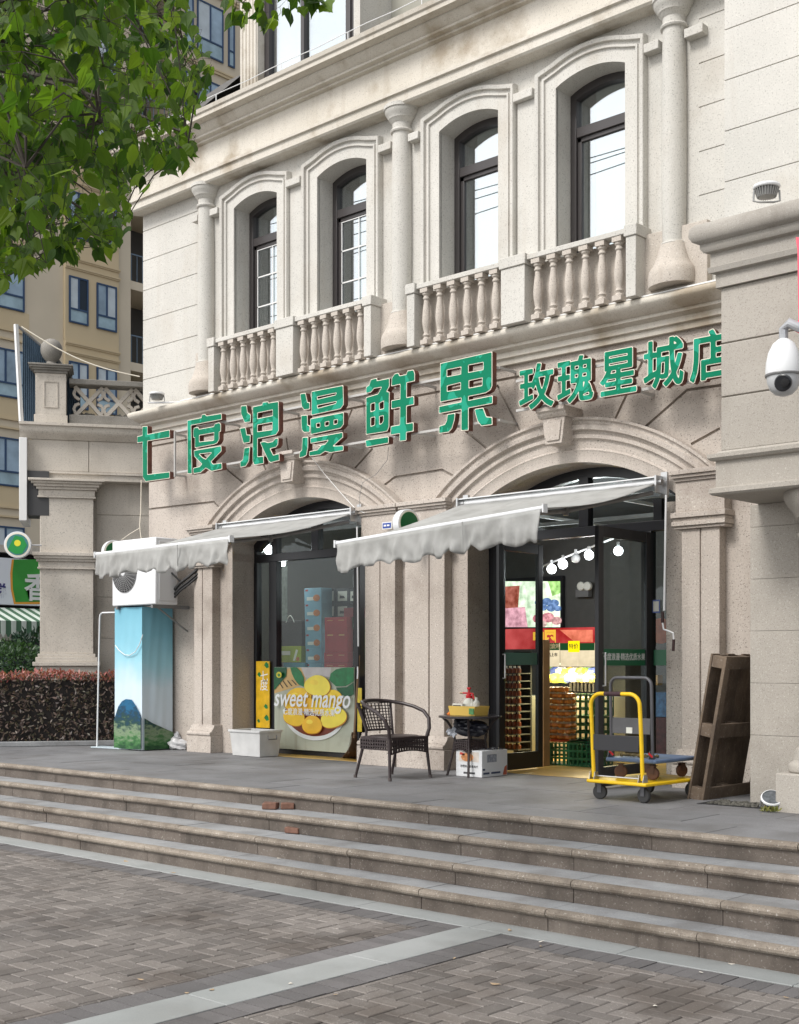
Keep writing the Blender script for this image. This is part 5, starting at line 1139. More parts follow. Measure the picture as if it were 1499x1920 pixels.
def uhandle(par,x0,x1,y,z0,z1,r,mat,lean=.03,rc=.10,nm='handle'):
    p=[(x0,y,z0),(x0-.0,y-lean*.5,(z0+z1)/2)]+[(x0+rc-rc*math.cos(t),y-lean,z1-rc+rc*math.sin(t)) for t in np.linspace(0,PI/2,7)]
    p+=[(x1-rc+rc*math.sin(t),y-lean,z1-rc+rc*math.cos(t)) for t in np.linspace(0,PI/2,7)]+[(x1,y-lean*.5,(z0+z1)/2),(x1,y,z0)]
    b=MB(); b.tube(p,r,12); return b.build(nm,mat,par,local=True)
h=uhandle(ty_,.055,.555,.035,.19,.90,.017,yw,.04)
MB().tube([(.20,-.005,.90),(.37,-.005,.90)],.0195,12).build('grip_wrap',flat('wrap',lin(58,34,40),.7,var=.4,vs=30),h,local=True)
MB().box(.072,.538,.005,.013,.42,.555).build('handle_panel',flat('panel_black',(.025,.025,.028,1),.5),ty_,local=True,bev=.004)
for x in (.055,.555):
    b=MB(); 
    for s in (-1,1): b.prism([(.0,.172),(.075,.172),(.06,.235),(.015,.235)],x+s*.024-.002,x+s*.024+.002,'x')
    b.tube([(x-.028,.035,.215),(x+.028,.035,.215)],.007,8); b.build('handle_hinge',M['steel'],ty_,local=True)
MB().tube([(.085,.05,.20),(.525,.05,.20)],.008,8).build('hinge_bar',M['steel'],ty_,local=True)
t2=T('blue_trolley','smaller grey blue hand trolley with grey handle, stacked on the yellow trolley','trolley',(-5.93,9.16,.173)); t2.rotation_euler=(0,0,R(-2))
MB().box(0,.50,0,.66,.145,.180).build('deck',blued,t2,local=True,bev=.012)
for x,y,rz in ((.09,.10,.5),(.41,.10,.2),(.09,.55,0),(.41,.55,1.2)): wheel(t2,x,y,.055,.002,wood_,flat('rusty_fork',lin(90,66,56),.6,metal=.3),rz)
uhandle(t2,.03,.44,.05,.19,.86,.014,gm,.02,.07)
MB().box(.045,.425,.035,.042,.385,.52).build('handle_panel',flat('panel_grey',lin(96,96,98),.5,metal=.2,var=.15),t2,local=True,bev=.003)
for x in (.03,.44): b=MB(); b.prism([(.01,.18),(.11,.18),(.08,.25),(.03,.25)],x-.018,x-.012,'x'); b.build('handle_hinge',gm,t2,local=True)
for x in (.08,.47): MB().tube([(x,.0,.20),(x-.03,-.015,.235)],.009,8).build('release_pedal',rd,t2,local=True)
MB().box(.19,.25,.030,.0345,.39,.44).build('paper_tag',lab,t2,local=True)
lm=T('load_scraps','dark debris and scraps lying on the blue trolley deck','debris',(-5.7,9.3,.36)); b=MB(); 
for k in range(9): lumpy(b,(-5.83+.04*k,9.27+.01*(k%3),.372),.02,(1.4,1,.6),.4,6,k)
b.build('scrap_heap',flat('scraps',lin(96,84,50),.7,var=.6,vs=40),lm); tag(lm)
# pipe roll seen behind
# ================================================================ PALLET
pw=stone('weathered_wood',(.115,.082,.056,1),(.18,.132,.092,1),.2,.5,(.035,.025,.02,1),bump=.5,sp=60,streak=.6,sscale=3,thr=(.45,.65))
pl=T('wooden_pallet','dark weathered wooden pallet standing on end, leaning against the grey pier','pallet',(-5.385,9.58,0)); pl.rotation_euler=(0,R(10.5),R(-3))
TX_,DP,HT=.155,.86,1.26
for y in (0,.70): pass
b=MB(); b.box(.125,TX_,0,.085,0,HT); b.build('deck_frame',pw,pl,local=True,bev=.004)
MB().box(.125,TX_,DP-.085,DP,0,HT).build('deck_frame',pw,pl,local=True,bev=.004)
for z0,z1 in ((0,.13),(.56,.68),(1.15,HT)): MB().box(.127,TX_-.002,.086,DP-.086,z0,z1).build('deck_rail',pw,pl,local=True,bev=.004)
for k in range(7): MB().box(0,.02,.0+k*.123,.118+k*.123,0,HT-.01*(k%2)).build('deck_board',pw,pl,local=True,bev=.003)
for z0,z1 in ((.01,.12),(.56,.67),(1.15,HT-.01)): MB().box(.021,.124,.005,.09,z0,z1).build('spacer_block',pw,pl,local=True,bev=.004); MB().box(.021,.124,.40,.49,z0,z1).build('spacer_block',pw,pl,local=True,bev=.004)
# ================================================================ LAMPS, CAMERA
fin=flat('lamp_grey',(.38,.38,.37,1),.45,metal=.3,var=.15)
def flood(label,loc,r,rot,dark=False):
    t=T('flood_lamp',label,'lamp',loc,'round finned flood lamps'); t.rotation_euler=rot
    MB().lathe([(r*.92,r*.9),(r,r*.95),(r*1.03,r*1.05),(r*.98,r*1.18),(r*.9,r*1.2)],(0,0,0),32,cap=False).build('lamp_rim',M['white'],t,local=True)
    MB().lathe([(r*.92,r*1.12),(r*.5,r*1.14)],(0,0,0),32).build('lens',flat('lens_grey',(.12,.13,.14,1),.25,var=.5,vs=30) if dark else M['lip'],t,local=True)
    b=MB(); b.lathe([(r*.5,r*.25),(r*.6,r*.3),(r*.75,r*.9)],(0,0,0),24)
    for k in range(26):
        a=2*PI*k/26; m=Matrix.Rotation(a,4,'Z'); b.add([m@Vector(v) for v in ((r*.5,-.003,r*.28),(r*.72,-.003,r*.28),(r*.95,-.003,r*.94),(r*.6,-.003,r*.94),(r*.5,.003,r*.28),(r*.72,.003,r*.28),(r*.95,.003,r*.94),(r*.6,.003,r*.94))],[(0,1,2,3),(7,6,5,4),(0,4,5,1),(1,5,6,2),(2,6,7,3)])
    b.build('finned_body',fin,t,local=True)
    b=MB(); b.tube([(-r*.95,0,r*.8),(-r*1.0,0,.0),(-r*.5,0,-.01),(r*.5,0,-.01),(r*1.0,0,.0),(r*.95,0,r*.8)],.008,6); b.build('lamp_yoke',fin,t,local=True)
    return t
p=atD(1431,388,9.55); flood('finned flood lamp aimed upward on the porch cornice, near the top right corner',(p.x+.03,8.93,4.66),.10,(0,0,R(40)))
p=atD(326,752,16.9); t=flood('finned flood lamp on the ledge by the base of the leftmost column',(p.x,10.20,4.63),.10,(0,0,R(40)))
MB().tube([(-.12,.0,-.01),(.9,.0,-.01)],.012,6).build('lamp_conduit',M['white'],t,local=True)
p=atD(1443,1498,9.9); flood('tilted finned flood lamp with dark lens on the ground beside the porch column base',(p.x+.02,p.y,.03),.085,(R(38),0,R(30)),True)
dc=T('dome_camera','white dome security camera on an arm at the right edge','camera',atD(1470,690,8.85)); c=atD(1470,690,8.85)
r=.122; MB().lathe([(.02,.21),(.04,.20),(.075,.17),(.105,.11),(.12,.04),(.125,-.02),(.122,-.045)],c,36).build('camera_hood',M['white'],dc)
MB().lathe([(.126,-.045),(.128,-.05),(.126,-.06),(.118,-.062)],c,36).build('seal_ring',M['grey'],dc)
b=MB(); b.lathe([(.117,-.062),(.113,-.10),(.095,-.15),(.06,-.185),(.02,-.198),(.001,-.2)],c,32); b.build('camera_ball',flat('ball_grey',(.5,.51,.52,1),.35),dc)
n_=Vector((.12,-.95,-.25)).normalized(); rt=n_.to_track_quat('Z','Y').to_matrix().to_4x4(); cc=c+Vector((.03,0,-.10))
MB().lathe([(.055,.07),(.06,.108),(.052,.113)],cc,24,mat=rt).build('camera_window',M['black'],dc); MB().lathe([(.026,.10),(.03,.125),(.02,.128)],cc+Vector((.02,0,0)),20,mat=rt).build('camera_lens',M['dark'],dc)
b=MB(); b.tube([c+Vector((0,0,.20)),c+Vector((0,0,.27)),c+Vector((.04,.0,.31)),c+Vector((.16,.03,.24)),c+Vector((.30,.15,.12)),c+Vector((.4,.3,.1))],[.032,.034,.036,.034,.034,.034],12); b.build('camera_arm',flat('arm_grey',(.42,.43,.45,1),.4,metal=.3),dc)
pk=T('red_ribbon','pinkish red banner edge hanging at the right side of the frame','banner',atD(1497,535,8.8)); q=[atD(*p,8.8) for p in ((1493,444),(1530,455),(1530,640),(1489,620),(1500,600),(1497,470))]
b=MB(); yq=q[0].y; b.prism([(v.x,v.z) for v in q],yq,yq+.01); b.build('ribbon_sheet',flat('pink_red',lin(235,90,110),.5,var=.1),pk)
# drain gap and weeds by the pier
dg=MB().box(-5.15,-4.45,9.32,9.66,-.012,.0015).build('drain_gap',M['dark']); tag(dg,kind='structure')
b=MB(); rr_=random.Random(8)
for k in range(120):
    x,y=-5.1+rr_.random()*.6,9.35+rr_.random()*.28; lumpy(b,(x,y,.004),.012+rr_.random()*.012,(1,1,.7),.3,4,k)
tag(b.build('gravel',flat('gravel',(.10,.095,.08,1),.9,var=.5,vs=40)),kind='stuff',label='dark gravel filling the gap in the paving at the pier foot')
# ================================================================ ANNEX (left), HEDGE
RZ=math.atan2(.8226,.5686); AO=(-16.53,10.04,0)
AM=Matrix.Translation(AO)@Matrix.Rotation(RZ,4,'Z')
def annex(name,label,cat): 
    t=T(name,label,cat,AO); t.rotation_euler=(0,0,RZ); return t
an=annex('annex_wing','beige stone side wing with square pilaster and cornice, left of the shop','building')
k_=.00788; ZA=lambda py:EYE+(HY-py)*k_
def bx(x0,x1,y0,y1,z0,z1): return MB().box(x0,x1,y0,y1,z0,z1)
bx(.30,3.2,.18,.5,-.6,3.95).build('wall',M['annex'],an,local=True)
for k in range(6): bx(1.0,3.2,.165,.1795,.30+k*.62,.30+k*.62+.612).build('wall_course',M['annex'],an,local=True,bev=.003)
b=MB(); b.box(0,.885,0,.5,4.01,4.47); b.box(.892,3.2,.0,.5,4.01,4.47); b.build('frieze',M['annex'],an,local=True,bev=.006)
def prof(x0,x1,pr): return MB().profx(pr,x0,x1,0)
prof(-.0,3.2,[(.5,3.87),(-.0,3.87),(-.02,3.88),(-.02,3.96),(-.045,3.97),(-.045,4.0),(.0,4.008),(.5,4.008)]).build('architrave',M['annex'],an,local=True)
prof(-.1,3.2,[(.6,4.472),(-.02,4.472),(-.04,4.50),(-.10,4.54),(-.13,4.60),(-.13,4.65),(-.16,4.66),(-.16,4.70),(.6,4.71)]).build('cornice',M['annex'],an,local=True,smooth=35)
# pilaster
x0,x1=.19,.955
bx(x0,x1,-.09,.17,1.3,3.60).build('pilaster',M['annex'],an,local=True,bev=.008)
b=MB()
for z0,z1,p in ((3.60,3.625,.035),(3.626,3.72,.02),(3.721,3.76,.05),(3.761,3.80,.085),(3.801,3.835,.12),(3.836,3.868,.16)): b.box(x0-p,x1+p,-.09-p,.17,z0,z1)
b.build('pilaster_capital',M['annex'],an,local=True,bev=.004)
b=MB()
for z0,z1,p in ((2.55,2.575,.035),(2.576,2.66,.02),(2.661,2.70,.05),(2.701,2.74,.08),(2.741,2.79,.10)): b.box(x0-p,x1+p,-.09-p,.0,z0,z1)
b.build('string_moulding',M['annex'],an,local=True,bev=.004)
b=MB()
for z0,z1,p in ((1.25,1.30,.03),(1.18,1.249,.06),(1.12,1.179,.10),(-.6,1.119,.06)): b.box(x0-p,x1+p,-.09-p,.0,z0,z1)
b.build('pilaster_base',M['annex'],an,local=True,bev=.006)
# parapet pedestal + ball
pd=annex('ball_finial_pedestal','square stone pedestal with stone ball finial on the annex roof edge','pedestal')
bx(.10,.58,.0,.45,4.71,4.84).build('plinth',M['annex'],pd,local=True,bev=.005); bx(.12,.56,.02,.43,4.841,5.46).build('shaft',M['annex'],pd,local=True,bev=.005)
b=MB()
for z0,z1,p in ((5.461,5.50,.02),(5.501,5.53,.05),(5.531,5.56,.08),(5.561,5.585,.10)): b.box(.12-p,.56+p,.02-p,.43+p,z0,z1)
dirt=stone('lichen_stone',(.20,.19,.17,1),(.30,.28,.25,1),.5,.5,bump=.5,streak=.3); b.build('cap',dirt,pd,local=True,bev=.004)
b=MB(); b.box(.24,.44,.008,.0195,4.95,4.96); b.box(.24,.44,.008,.0195,5.33,5.34); b.box(.24,.25,.008,.0195,4.961,5.329); b.box(.43,.44,.008,.0195,4.961,5.329); b.build('panel_moulding',M['annex'],pd,local=True)
MB().lathe([(.16,5.586),(.12,5.62),(.075,5.65),(.07,5.67),(.09,5.69),(.13,5.74),(.155,5.80),(.16,5.86),(.15,5.92),(.11,5.98),(.05,6.01),(.001,6.015)],(.34,.22,0),28).build('ball_finial',dirt,pd,local=True)
# lattice balustrade
bl_=annex('stone_lattice','weathered stone lattice parapet with crossed scrolls on the annex','parapet')
bx(.60,2.6,.06,.40,4.71,4.87).build('base_kerb',dirt,bl_,local=True,bev=.008); bx(.60,2.6,.07,.38,5.33,5.41).build('top_rail',dirt,bl_,local=True,bev=.008)
def strip(b,pts,w_,y0,y1):
    for a,c in zip(pts,pts[1:]):
        a,c=Vector(a),Vector(c); t=(c-a).normalized(); n=Vector((-t.y,t.x))*w_/2; e=t*w_*.25; b.prism([tuple(a-e+n),tuple(c+e+n),tuple(c+e-n),tuple(a-e-n)],y0+random.uniform(0,.004),y1+random.uniform(0,.004))
for k in range(4):
    xa=.66+k*.44; b=MB(); zc=5.10
    strip(b,[(xa+.03,4.88),(xa+.42,5.31)],.055,.18,.26); strip(b,[(xa+.03,5.31),(xa+.42,4.88)],.055,.18,.26)
    for s in (-1,1): strip(b,[(xa+.225+s*(.20-.0),4.89),(xa+.225+s*.10,4.96),(xa+.225+s*.20,5.0)] if False else [(xa+.22+s*.19,4.92+.0),(xa+.22+s*.215,4.98),(xa+.22+s*.19,5.04),(xa+.22+s*.14,5.06)],.04,.185,.255); strip(b,[(xa+.22+s*.14,5.13),(xa+.22+s*.19,5.16),(xa+.22+s*.215,5.21),(xa+.22+s*.19,5.28)],.04,.185,.255)
    b.build('lattice_panel',M['annex'],bl_,local=True)
b=MB(); rr_=random.Random(9)
for k in range(26): lumpy(b,(.66+rr_.random()*1.7,.30,4.88),.05,(1,.8,1.1),.35,6,k)
tag(b.build('rubble',dirt),None); rb_=bpy.data.objects['rubble']; rb_.parent=bl_
# wire from sign panel to shop
cw_=T('slack_cable','thin slack cable from the corrugated sign panel to the shop corner','cable',(-16,10.5,5.8)); a=atD(40,612,18.3); c=atD(262,706,18.6)
MB().tube([a.lerp(c,t)+Vector((0,0,-.12*math.sin(PI*t))) for t in np.linspace(0,1,14)],.010,5).build('cable_run',M['cream'],cw_)
w2=T('wall_cables','loose white cables hanging down the wall corner to the round sign','cable',(-14.4,10.4,3.2)); 
b=MB(); b.tube([atD(x,y,17.25) for x,y in ((265,900),(264,960),(262,985),(264,1005),(268,1020))],.006,5); b.tube([atD(x,y,17.25) for x,y in ((262,990),(245,1000),(228,1012))],.005,5); b.build('cable_run',M['cream'],w2)
w3=T('loose_wire','thin pale wire hanging from the sign across the left arch moulding','cable',(-10.5,10.2,3.3)); b=MB(); b.tube([(onY(x,y,10.36)[0],10.36,onY(x,y,10.36)[1]) for x,y in ((585,858),(610,890),(640,925),(668,955),(684,962))],.004,5); b.build('wire_run',M['lip'],w3)
w4=T('loose_wire','dark thin wire looping from the sign down beside the left arch','cable',(-10,10.2,3.3)); b=MB(); b.tube([(onY(x,y,10.36)[0],10.36,onY(x,y,10.36)[1]) for x,y in ((729,838),(727,862),(705,890),(680,905),(674,935),(676,958))],.003,5); b.build('wire_run',M['grey'],w4)
# corrugated panel
cp=T('corrugated_panel','blue grey corrugated metal panel with white edge strip standing on the annex roof','panel',atD(50,720,18.6))
mt_=flat('corrugated_blue',lin(92,112,130),.5,metal=.2,var=.12)
A_=[atD(x,y,18.7+(x-32)*.004) for x,y in ((33,615),(110,680),(150,735),(150,793),(42,793))]
ux=(A_[3]-A_[4]); ux.z=0; ux.normalize(); nn=Vector((-ux.y,ux.x,0)); 
b=MB(); vs=[];fs=[]; W_c=(A_[3]-A_[4]).length; n=60; zt0=A_[0].z; 
tl=[(0,A_[0].z),((A_[1]-A_[4]).dot(ux),A_[1].z),(W_c,A_[2].z)]
for i in range(n+1):
    u=W_c*i/n; zt_=np.interp(u,[q[0] for q in tl],[q[1] for q in tl]); off=nn*(.012 if (i//1)%2 else -.012); 
    for z in (A_[4].z-.0,zt_): q=A_[4]+ux*u+off; vs.append((q.x,q.y,z))
for i in range(n): fs.append((2*i,2*i+2,2*i+3,2*i+1))
o=b.add(vs,fs).build('corrugated_sheet',mt_,cp,smooth=0); md=o.modifiers.new('s','SOLIDIFY'); md.thickness=.004
e0=atD(30,608,18.6); e1=atD(40,793,18.6); MB().tube([e0,e1],.035,4).build('edge_strip',M['lip'],cp)
MB().tube([A_[0]+Vector((0,0,.03)),A_[1]+Vector((0,0,.03)),A_[2]+Vector((0,0,.03))],.02,6).build('top_trim',M['grey'],cp)
# lightbox edge
lx=T('edge_light_box','narrow white edged light box fixed to the outer side of the annex','sign',atD(45,900,18.5))
p=atD(36,820,18.4); p2=atD(51,976,18.4)
b=MB(); RM=Matrix.Translation((p.x,p.y,0))@Matrix.Rotation(RZ,4,'Z'); b.box(0,.11,-.02,.9,p2.z,p.z,RM); b.build('box_case',M['lip'],lx,bev=.006)
b=MB(); b.box(.1105,.42,.03,.5,atD(50,968,18.6).z,atD(50,885,18.6).z,RM); b.build('box_back',flat('box_dark',(.05,.05,.052,1),.6),lx)
p=atD(34,1022,18.1); round_sign('round green sign with fruit badge hanging left of the square pilaster',p,.19,R(-40))
# hedge
hz=annex('photinia_hedge','clipped hedge with red leaf tips along the annex foot','hedge')
def leafshape(b,p,s,d,up,fold=.25,kind=0):
    d=d.normalized(); r=d.cross(up)
    if r.length<.01: r=Vector((1,0,0))
    r.normalize(); n=r.cross(d)
    if kind==0: pts=[(0,0),(.20,.08),(.33,.28),(.34,.50),(.22,.74),(.08,.94),(0,1.12),(-.08,.94),(-.22,.74),(-.34,.50),(-.33,.28),(-.20,.08)]; mid=(0,.5)
    elif kind==2: pts=[(0,0),(.16,.35),(.17,.65),(0,1),(-.17,.65),(-.16,.35)]
    else: pts=[(0,0),(.20,-.04),(.40,.10),(.50,.36),(.56,.58),(.34,.60),(.20,.82),(.07,1.05),(0,1.30),(-.07,1.05),(-.20,.82),(-.34,.60),(-.56,.58),(-.50,.36),(-.40,.10),(-.20,-.04)]
    vs=[p+d*(y*s)+r*(x*s)+n*(-abs(x)*fold*s - .18*s*y*y) for x,y in pts]; m=len(pts); h=m//2
    n0=len(b.v); b.v+=[tuple(v) for v in vs]
    b.f.append(tuple(n0+i for i in range(0,h+1))); b.m.append(b.cur); b.f.append((n0,)+tuple(n0+i for i in range(h,m))); b.m.append(b.cur)
    # join the two halves into one island through shared tip/base vertices
def rv(r_): 
    while True:
        v=Vector((r_.uniform(-1,1),r_.uniform(-1,1),r_.uniform(-1,1)))
        if .1<v.length<1: return v.normalized()
dk=MB(); rd_=MB(); rr_=random.Random(21)
for k in range(5200):
    x=rr_.uniform(-2.6,2.15); f=rr_.random()
    if f<.62: y=-1.0+rr_.gauss(0,.02)+.02*math.sin(x*6); z=rr_.uniform(.06,.95); nrm=Vector((0,-1,.2))
    else: y=rr_.uniform(-1.0,-.5); z=.95+rr_.gauss(0,.025); nrm=Vector((0,-.3,1))
    d=(nrm*.6+rv(rr_)).normalized(); leafshape(dk,Vector((x,y,z)),rr_.uniform(.045,.08),d,(nrm+rv(rr_)*.6).normalized(),.2,2)
for k in range(2300):
    x=rr_.uniform(-2.6,2.15); y=rr_.uniform(-1.04,-.5); z=.95+rr_.uniform(-.06,.07)+.02*math.sin(x*5); d=(Vector((0,-.1,1.0))+rv(rr_)*.75).normalized()
    leafshape(rd_,Vector((x,y,z)),rr_.uniform(.045,.085),d,rv(rr_),.2,2)
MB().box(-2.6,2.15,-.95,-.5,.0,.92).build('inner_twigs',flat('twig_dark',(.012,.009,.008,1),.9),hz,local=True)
dk.build('dark_foliage',leafmat('hedge_dark',[(.05,.034,.028,1),(.09,.055,.045,1),(.07,.07,.04,1),(.17,.11,.09,1)],.15),hz,local=True,smooth=0,recalc=False)
rd_.build('red_tips',leafmat('hedge_red',[(.30,.08,.08,1),(.48,.17,.16,1),(.25,.08,.07,1),(.52,.26,.22,1)],.25),hz,local=True,smooth=0,recalc=False)
kb=annex('hedge_kerb','low pale stone kerb below the red tipped hedge','kerb'); MB().box(-2.6,2.2,-1.12,-1.02,0,.07).build('kerb_stone',M['tread'],kb,local=True,bev=.01)
def bush(name,label,c,r,sz,n,cols,ls=.07,seed=1,cat='shrub'):
    t=T(name,label,cat,(c[0],c[1],0)); b=MB(); r_=random.Random(seed)
    for k in range(n):
        v=rv(r_); q=Vector(c)+Vector((v.x*r*sz[0],v.y*r*sz[1],v.z*r*sz[2]))*(r_.uniform(.7,1.02)); leafshape(b,q,r_.uniform(.7,1.3)*ls,(v+rv(r_)*.9).normalized(),rv(r_),.2,2)
    b.build('foliage',leafmat(name+'_leaf',cols,.2),t,smooth=0,recalc=False); MB().tube([(c[0],c[1],-.1),(c[0],c[1],c[2])],.04,6).build('stem',flat('stem_brown',(.05,.035,.025,1),.9),t)
c=atD(22,1245,20.3); bush('round_shrub','rounded dark green shrub behind the hedge in front of the neighbour shop',(c.x,c.y,1.0),.62,(1,1,.85),2600,[(.02,.05,.02,1),(.04,.09,.03,1),(.06,.12,.04,1)],.07,3)
c=atD(75,1228,21.5); bush('fan_palm_shrub','darker green shrub in shade right of the rounded shrub',(c.x,c.y,1.1),.7,(1,1,.9),1500,[(.012,.03,.02,1),(.02,.05,.03,1)],.12,4)
# ================================================================ NEIGHBOUR SHOP
SX=-22.4
ns=T('neighbour_shop','single storey shop with white and green sign behind the annex pier','building',(SX,14,-.6))
MB().box(SX-6,SX-.3,6,22,-.6,3.35).build('shop_mass',M['dark'],ns)
MB().box(SX-6.2,SX-.05,5.8,22.2,3.36,3.5).build('flat_roof',M['annex'],ns)
MB().box(SX-.32,SX-.29,8,20,-.3,2.1).build('shop_glass',flat('dim_glass',(.03,.035,.035,1),.15),ns)
for y in (10.5,12,13.2,14.4): MB().box(SX-.28,SX-.24,y,y+.08,-.3,2.1).build('window_post',M['grey'],ns)
nsg=T('neighbour_sign','white and green fascia sign with a large white character, half behind the pier','sign',(SX,13.5,2.8))
Yn_=lambda px,py:onX(px,py,SX)
y0,zt_=Yn_(-60,1042); y1,_=Yn_(110,1042); zb_=Yn_(20,1134)[1]; zt_=Yn_(40,1048)[1]
MB().box(SX-.25,SX,y0,y1,zb_,zt_).build('sign_board',flat('sign_white',lin(225,228,236),.4),nsg)
def sx(pts,mat,nm,k): MB().sheet([Yn_(*p) for p in pts],SX+.002*k,'x').build(nm,mat,nsg,recalc=False)
sx([(22,1049),(110,1049),(110,1133),(26,1133),(20,1105),(19,1075)],flat('orange_edge',lin(230,160,60),.4),'orange_edge',1)
sx([(26,1049),(110,1049),(110,1128),(29,1129),(24,1105),(23,1075)],flat('fresh_green',lin(60,150,60),.4,var=.2,vs=2),'green_field',2)
p=Yn_(70,1105); text('sign_character','香',.60,(SX+.01,p[0],p[1]),M['lip'],nsg,TX,off=.012,ext=.012)
p=Yn_(-2,1112); text('sign_small_character','鲜',.30,(SX+.01,p[0],p[1]+.03),flat('ink_blue',lin(60,60,120),.5),nsg,TX,off=.008)
gw=T('striped_awning','green and white striped awning below the neighbour shop sign','awning',(SX+.5,13,2.0))
def stripes():
    m,nt,b=newmat('stripe_fabric'); N=nt.nodes; L=nt.links; tc=N.new('ShaderNodeTexCoord'); s=N.new('ShaderNodeSeparateXYZ'); L.new(tc.outputs['Object'],s.inputs[0])
    a=N.new('ShaderNodeMath'); a.operation='MULTIPLY'; a.inputs[1].default_value=1/.22; L.new(s.outputs['Y'],a.inputs[0]); f_=N.new('ShaderNodeMath'); f_.operation='FRACT'; L.new(a.outputs[0],f_.inputs[0])
    g_=N.new('ShaderNodeMath'); g_.operation='GREATER_THAN'; g_.inputs[1].default_value=.5; L.new(f_.outputs[0],g_.inputs[0]); x=N.new('ShaderNodeMix'); x.data_type='RGBA'; x.inputs[6].default_value=lin(205,215,205); x.inputs[7].default_value=lin(70,105,80); L.new(g_.outputs[0],x.inputs[0]); L.new(x.outputs[2],b.inputs['Base Color']); b.inputs['Roughness'].default_value=.8; return m
sm=stripes(); z1=Yn_(20,1140)[1]; z2=Yn_(20,1164)[1]-.03; z3=Yn_(20,1188)[1]-.06
b=MB(); ya,yb=y0,y1; b.add([(SX,ya,z1),(SX+.8,ya,z2),(SX+.8,yb,z2),(SX,yb,z1)],[(0,1,2,3)]); b.build('canopy',sm,gw)
b=MB(); n=80; vs=[];fs=[]
for i in range(n+1): u=i/n; y=ya+(yb-ya)*u; vs+=[(SX+.802,y,z2),(SX+.802+.01*math.sin(u*60),y,z3+.04*math.cos(u*2*PI*18))]
for i in range(n): fs.append((2*i,2*i+1,2*i+3,2*i+2))
b.add(vs,fs).build('valance',sm,gw,recalc=False)
for k,(px,w_) in enumerate(((6,24),(52,38))):
    p=Yn_(px,1186); MB().box(SX-.2,SX-.19,p[0],p[0]+w_*.012,1.62,1.78).build('poster_strip',lab,ns)
# ================================================================ YELLOW APARTMENT BLOCK
AX=-37.
ab=T('apartment_block','tall ochre yellow apartment block with blue framed windows behind the shop','building',(AX,24,-.6))
yel=flat('ochre_render',(.62,.545,.425,1),.9,var=.06,vs=.8); yel2=flat('ochre_panel',(.60,.49,.32,1),.9,var=.05,vs=.8); 
nav=flat('navy_frame',(.03,.065,.14,1),.4); pane=flat('block_glass',(.34,.46,.58,1),.06,var=.35,vs=1.2,spec=.9); pane2=flat('block_glass_dark',(.02,.03,.045,1),.1); curt=flat('curtain',(.55,.62,.67,1),.4,var=.12,vs=3); lowp=flat('spandrel_glass',(.36,.50,.58,1),.12,var=.25,vs=2,spec=.8)
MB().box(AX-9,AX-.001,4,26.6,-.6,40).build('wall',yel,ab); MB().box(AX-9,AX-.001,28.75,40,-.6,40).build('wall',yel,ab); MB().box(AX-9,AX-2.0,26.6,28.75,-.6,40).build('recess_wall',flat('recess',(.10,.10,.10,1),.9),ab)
FH=2.89; Z0_=12.72
# panels with bands
def bay(ya,yb_):
    MB().box(AX,AX+.12,ya,yb_,-.6,40).build('bay_front',yel2,ab,bev=.01)
bay(23.85,26.02)
k=0
def win(y0,y1,z0,h,div=2,open_=None):
    f=MB(); X=AX+.13 if 23.8<y0<26.1 else AX+.01; e=.055
    zl=z0+h*.30
    def bar(a,b_,c,d_): f.box(X,X+.05,a,b_,c,d_)
    bar(y0,y1,z0,z0+e); bar(y0,y1,z0+h-e,z0+h); bar(y0,y0+e,z0+e+.001,z0+h-e-.001); bar(y1-e,y1,z0+e+.001,z0+h-e-.001); bar(y0+e+.001,y1-e-.001,zl-.03,zl+.03)
    for i in range(1,div): yy=y0+(y1-y0)*i/div; bar(yy-.03,yy+.03,zl+.031,z0+h-e-.001)
    o=f.build('window',nav,ab)
    for i in range(div):
        a=y0+e+(y1-y0-2*e)*i/div; b_=y0+e+(y1-y0-2*e)*(i+1)/div
        MB().box(X+.005,X+.02,a,b_,zl,z0+h-e).build('pane',pane2 if open_==i else (curt if random.random()<.45 else pane),o)
    MB().box(X+.005,X+.02,y0+e,y1-e,z0+e,zl).build('lower_pane',lowp,o)
for r_ in range(-4,8):
    z=Z0_+FH*r_
    if z>30: continue
    win(23.98,24.74,z,1.58,2,1 if r_==0 else None); win(25.08,25.90,z,1.58,2)
    win(19.6,22.36,z+.0,1.58,4)
    if r_<=1: win(16.4,17.9,z,1.58,2)
    m=MB(); 
    for za in (z-.72,z-1.02): m.box(AX+.121,AX+.19,23.85,26.05,za,za+.06); m.box(AX+.121,AX+.16,23.85,26.05,za-.05,za)
    m.build('string_course',yel2,ab)
    m=MB(); 
    for za in (z-.72,z-1.02): m.box(AX+.0,AX+.07,19.2,22.6,za,za+.06)
    m.build('string_course',yel2,ab)
    MB().box(AX-.0,AX+.012,19.3,22.55,z-.66,z-.01).build('sill_panel',yel2,ab)
    # balcony
    MB().box(AX-2.0,AX-.05,26.6,28.7,z-1.15,z-.85).build('balcony_slab',yel,ab)
    q=MB()
    for i in range(9): q.box(AX-.12,AX-.10,26.7+i*.24,26.72+i*.24,z-.849,z+.10)
    q.box(AX-.13,AX-.09,26.62,28.72,z+.101,z+.14); q.build('balcony_railing',flat('rail_blue',(.14,.2,.27,1),.4),ab)
for r_ in range(0,6):
    z=23.9-FH*2+FH*r_
    win(29.0,29.38,z,2.0,1); win(29.55,30.80,z,2.0,2); win(31.05,31.36,z,2.0,1)
    m=MB(); m.box(AX,AX+.10,28.8,31.55,z-.42,z-.36); m.box(AX,AX+.07,28.8,31.55,z-.52,z-.421); m.build('string_course',yel2,ab)
MB().box(AX,AX+.02,29.0,31.3,21.3,22.7).build('dark_balcony_sheet',M['dark'],ab)  # flat dark sheet put in place of the dark balcony
